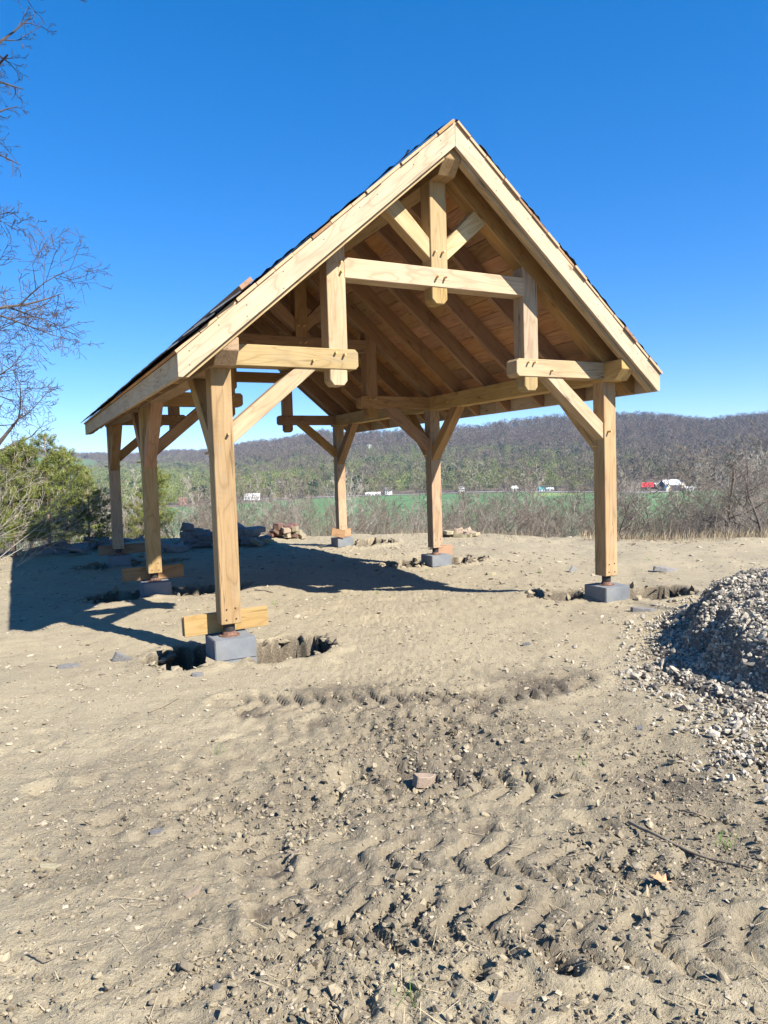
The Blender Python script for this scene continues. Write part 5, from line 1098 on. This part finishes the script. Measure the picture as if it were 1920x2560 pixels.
house('hill_house', 'pale long house beside the gabled one on the far left hill', 149, 164, 1153, 1149, 1147, M_WHITE, M_ROOFG, 0.1, .5, (2, 1), lo=900)
house('wood_shed', 'low dark building below the wooded slope', 688, 712, 1207, 1203, 1198, M_GREYW, M_ROOFD, 0.1, .5, (2, 1), 'shed', lo=600)
house('hill_house', 'grey gabled house below the wooded slope', 741, 757, 1204, 1198, 1192, M_GREYW, M_ROOFD, 0.2, .8, (2, 1), lo=600)
house('red_shed', 'small red brown open shed at the edge of the field, left', 447, 468, 1261, 1254, 1245, M_PINK, M_PINK, 0.3, .8, (1, 1), 'shed')
house('white_house', 'white house half hidden behind the pines at the left', 226, 243, 1267, 1260, 1254, M_WHITE, M_ROOFG, 0.1, .6, (2, 1))
house('grey_house', 'grey house past the field left of the front right post', 1275, 1294, 1228, 1221, 1215, M_GREYW, M_ROOFG, 0.1, .7, (3, 1))
house('green_roof_house', 'white cottage with a blue green roof past the field', 1347, 1361, 1228, 1223, 1217, M_WHITE, M_ROOFB, 0.1, .7, (2, 1))
house('white_shed', 'white shed right of the blue green roofed cottage', 1366, 1384, 1226, 1222, 1219, M_WHITE, M_WHITE, 0.0, .4, (2, 1), 'shed')
# road along the far side of the field, drive to the barns
def strip(name, label, uv, wid, lo=350):
    Pp = [far_pt(u, v, lo) for u, v in uv]; c = np.array([tuple(p) for p in Pp]); t = np.linspace(0, 1, len(c)); tt = np.linspace(0, 1, 60); c = np.stack([np.interp(tt, t, c[:, k]) for k in range(3)], -1)
    d = np.gradient(c, axis=0); nrm = np.stack([-d[:, 1], d[:, 0], 0*d[:, 0]], -1); nrm /= np.linalg.norm(nrm, axis=1)[:, None]
    V = []; 
    for s in (-1, 1):
        q = c+s*nrm*wid/2; a, b = ab(q[:, 0], q[:, 1]); q[:, 2] = terrain(a, b)+0.55; V.append(q)
    V = np.concatenate(V); i = np.arange(59); return tag(obj_np(name, V, np.stack([i, i+1, i+61, i+60], -1), M_ASPH), label, None, None, 'structure')
strip('road', 'grey road along the far side of the field', [(330, 1259), (560, 1254), (720, 1246), (900, 1240), (1000, 1238), (1200, 1231), (1400, 1230), (1580, 1232), (1700, 1230)], 9)
strip('farm_drive', 'grey farm drive in front of the barns', [(1560, 1230), (1610, 1233), (1650, 1229), (1672, 1231)], 14)
# utility poles with cross arms, and the wires
tops = []
POLE_LABEL = [
    'utility pole beyond the field behind the young pines',
    'utility pole right of the middle left post, left of the red brown shed',
    'utility pole between the red brown shed and the nearest left post',
    'utility pole by the two yellow green bushes',
    'utility pole below the grey gabled house',
    'utility pole just left of the back right post',
    'utility pole among the dark evergreens right of the back right post',
    'utility pole right of the small white house',
    'utility pole left of the front right post past the field',
    'utility pole left of the red roofed barn']
for i, (u, vt, vb_) in enumerate(((268, 1237, 1268), (420, 1236, 1262), (525, 1232, 1258), (700, 1222, 1248), (752, 1217, 1244), (819, 1221, 1245), (900, 1211, 1238), (1180, 1207, 1230), (1418, 1211, 1228), (1588, 1204, 1228))):
    p = far_pt(u, vb_); k = (p-CAM).dot(_fw)/FPX; h = (vb_-vt)*k; e = empty('utility_pole', (p.x, p.y, p.z-.3), -YAW); bm = bmesh.new(); cyl_bm(bm, (0, 0, 0), (0, 0, h+.3), .2, .13, 8); bm_obj('pole', bm, M_BARK, e); bm = bmesh.new(); box_bm(bm, (0, 0, h-.5), (2.4, .15, .18)); bm_obj('cross_arm', bm, M_BARK, e)
    tag(e, POLE_LABEL[i], 'utility pole', 'utility poles along the far road'); tops.append(Vector((p.x, p.y, p.z+h-.5)))
paths = []
for q0, q1 in zip(tops[:-1], tops[1:]):
    for off in (-.9, .9):
        t = np.linspace(0, 1, 9); c = np.array(q0)[None]*(1-t)[:, None]+np.array(q1)[None]*t[:, None]; c[:, 2] -= 4*1.4*t*(1-t); c[:, 2] += .2+off*.3; paths.append((c, np.full(9, .06)))
V, F = tube_np(paths, 3); tag(obj_np('power_line', V, F, M_BARKP), 'thin power lines strung between the far utility poles', 'power line')

# ------------------------------------------------------------------ thin spring haze over the valley
hk = bpy.data.materials.new('haze'); hk.use_nodes = True; hn = hk.node_tree.nodes; hl = hk.node_tree.links
for n_ in list(hn): hn.remove(n_)
ho = hn.new('ShaderNodeOutputMaterial'); hv = hn.new('ShaderNodeVolumePrincipled'); hv.inputs['Color'].default_value = (0.55, 0.72, 1.0, 1); hv.inputs['Density'].default_value = 0.000065; hv.inputs['Anisotropy'].default_value = 0.0
hl.new(hv.outputs[0], ho.inputs['Volume'])
bm = bmesh.new(); box_bm(bm, (CAM.x+1000*sy_, CAM.y+1000*cy_, 55), (7600, 7600, 200)); h_o = bm_obj('haze', bm, hk); tag(h_o, 'thin blue spring haze over the valley', None, None, 'stuff')
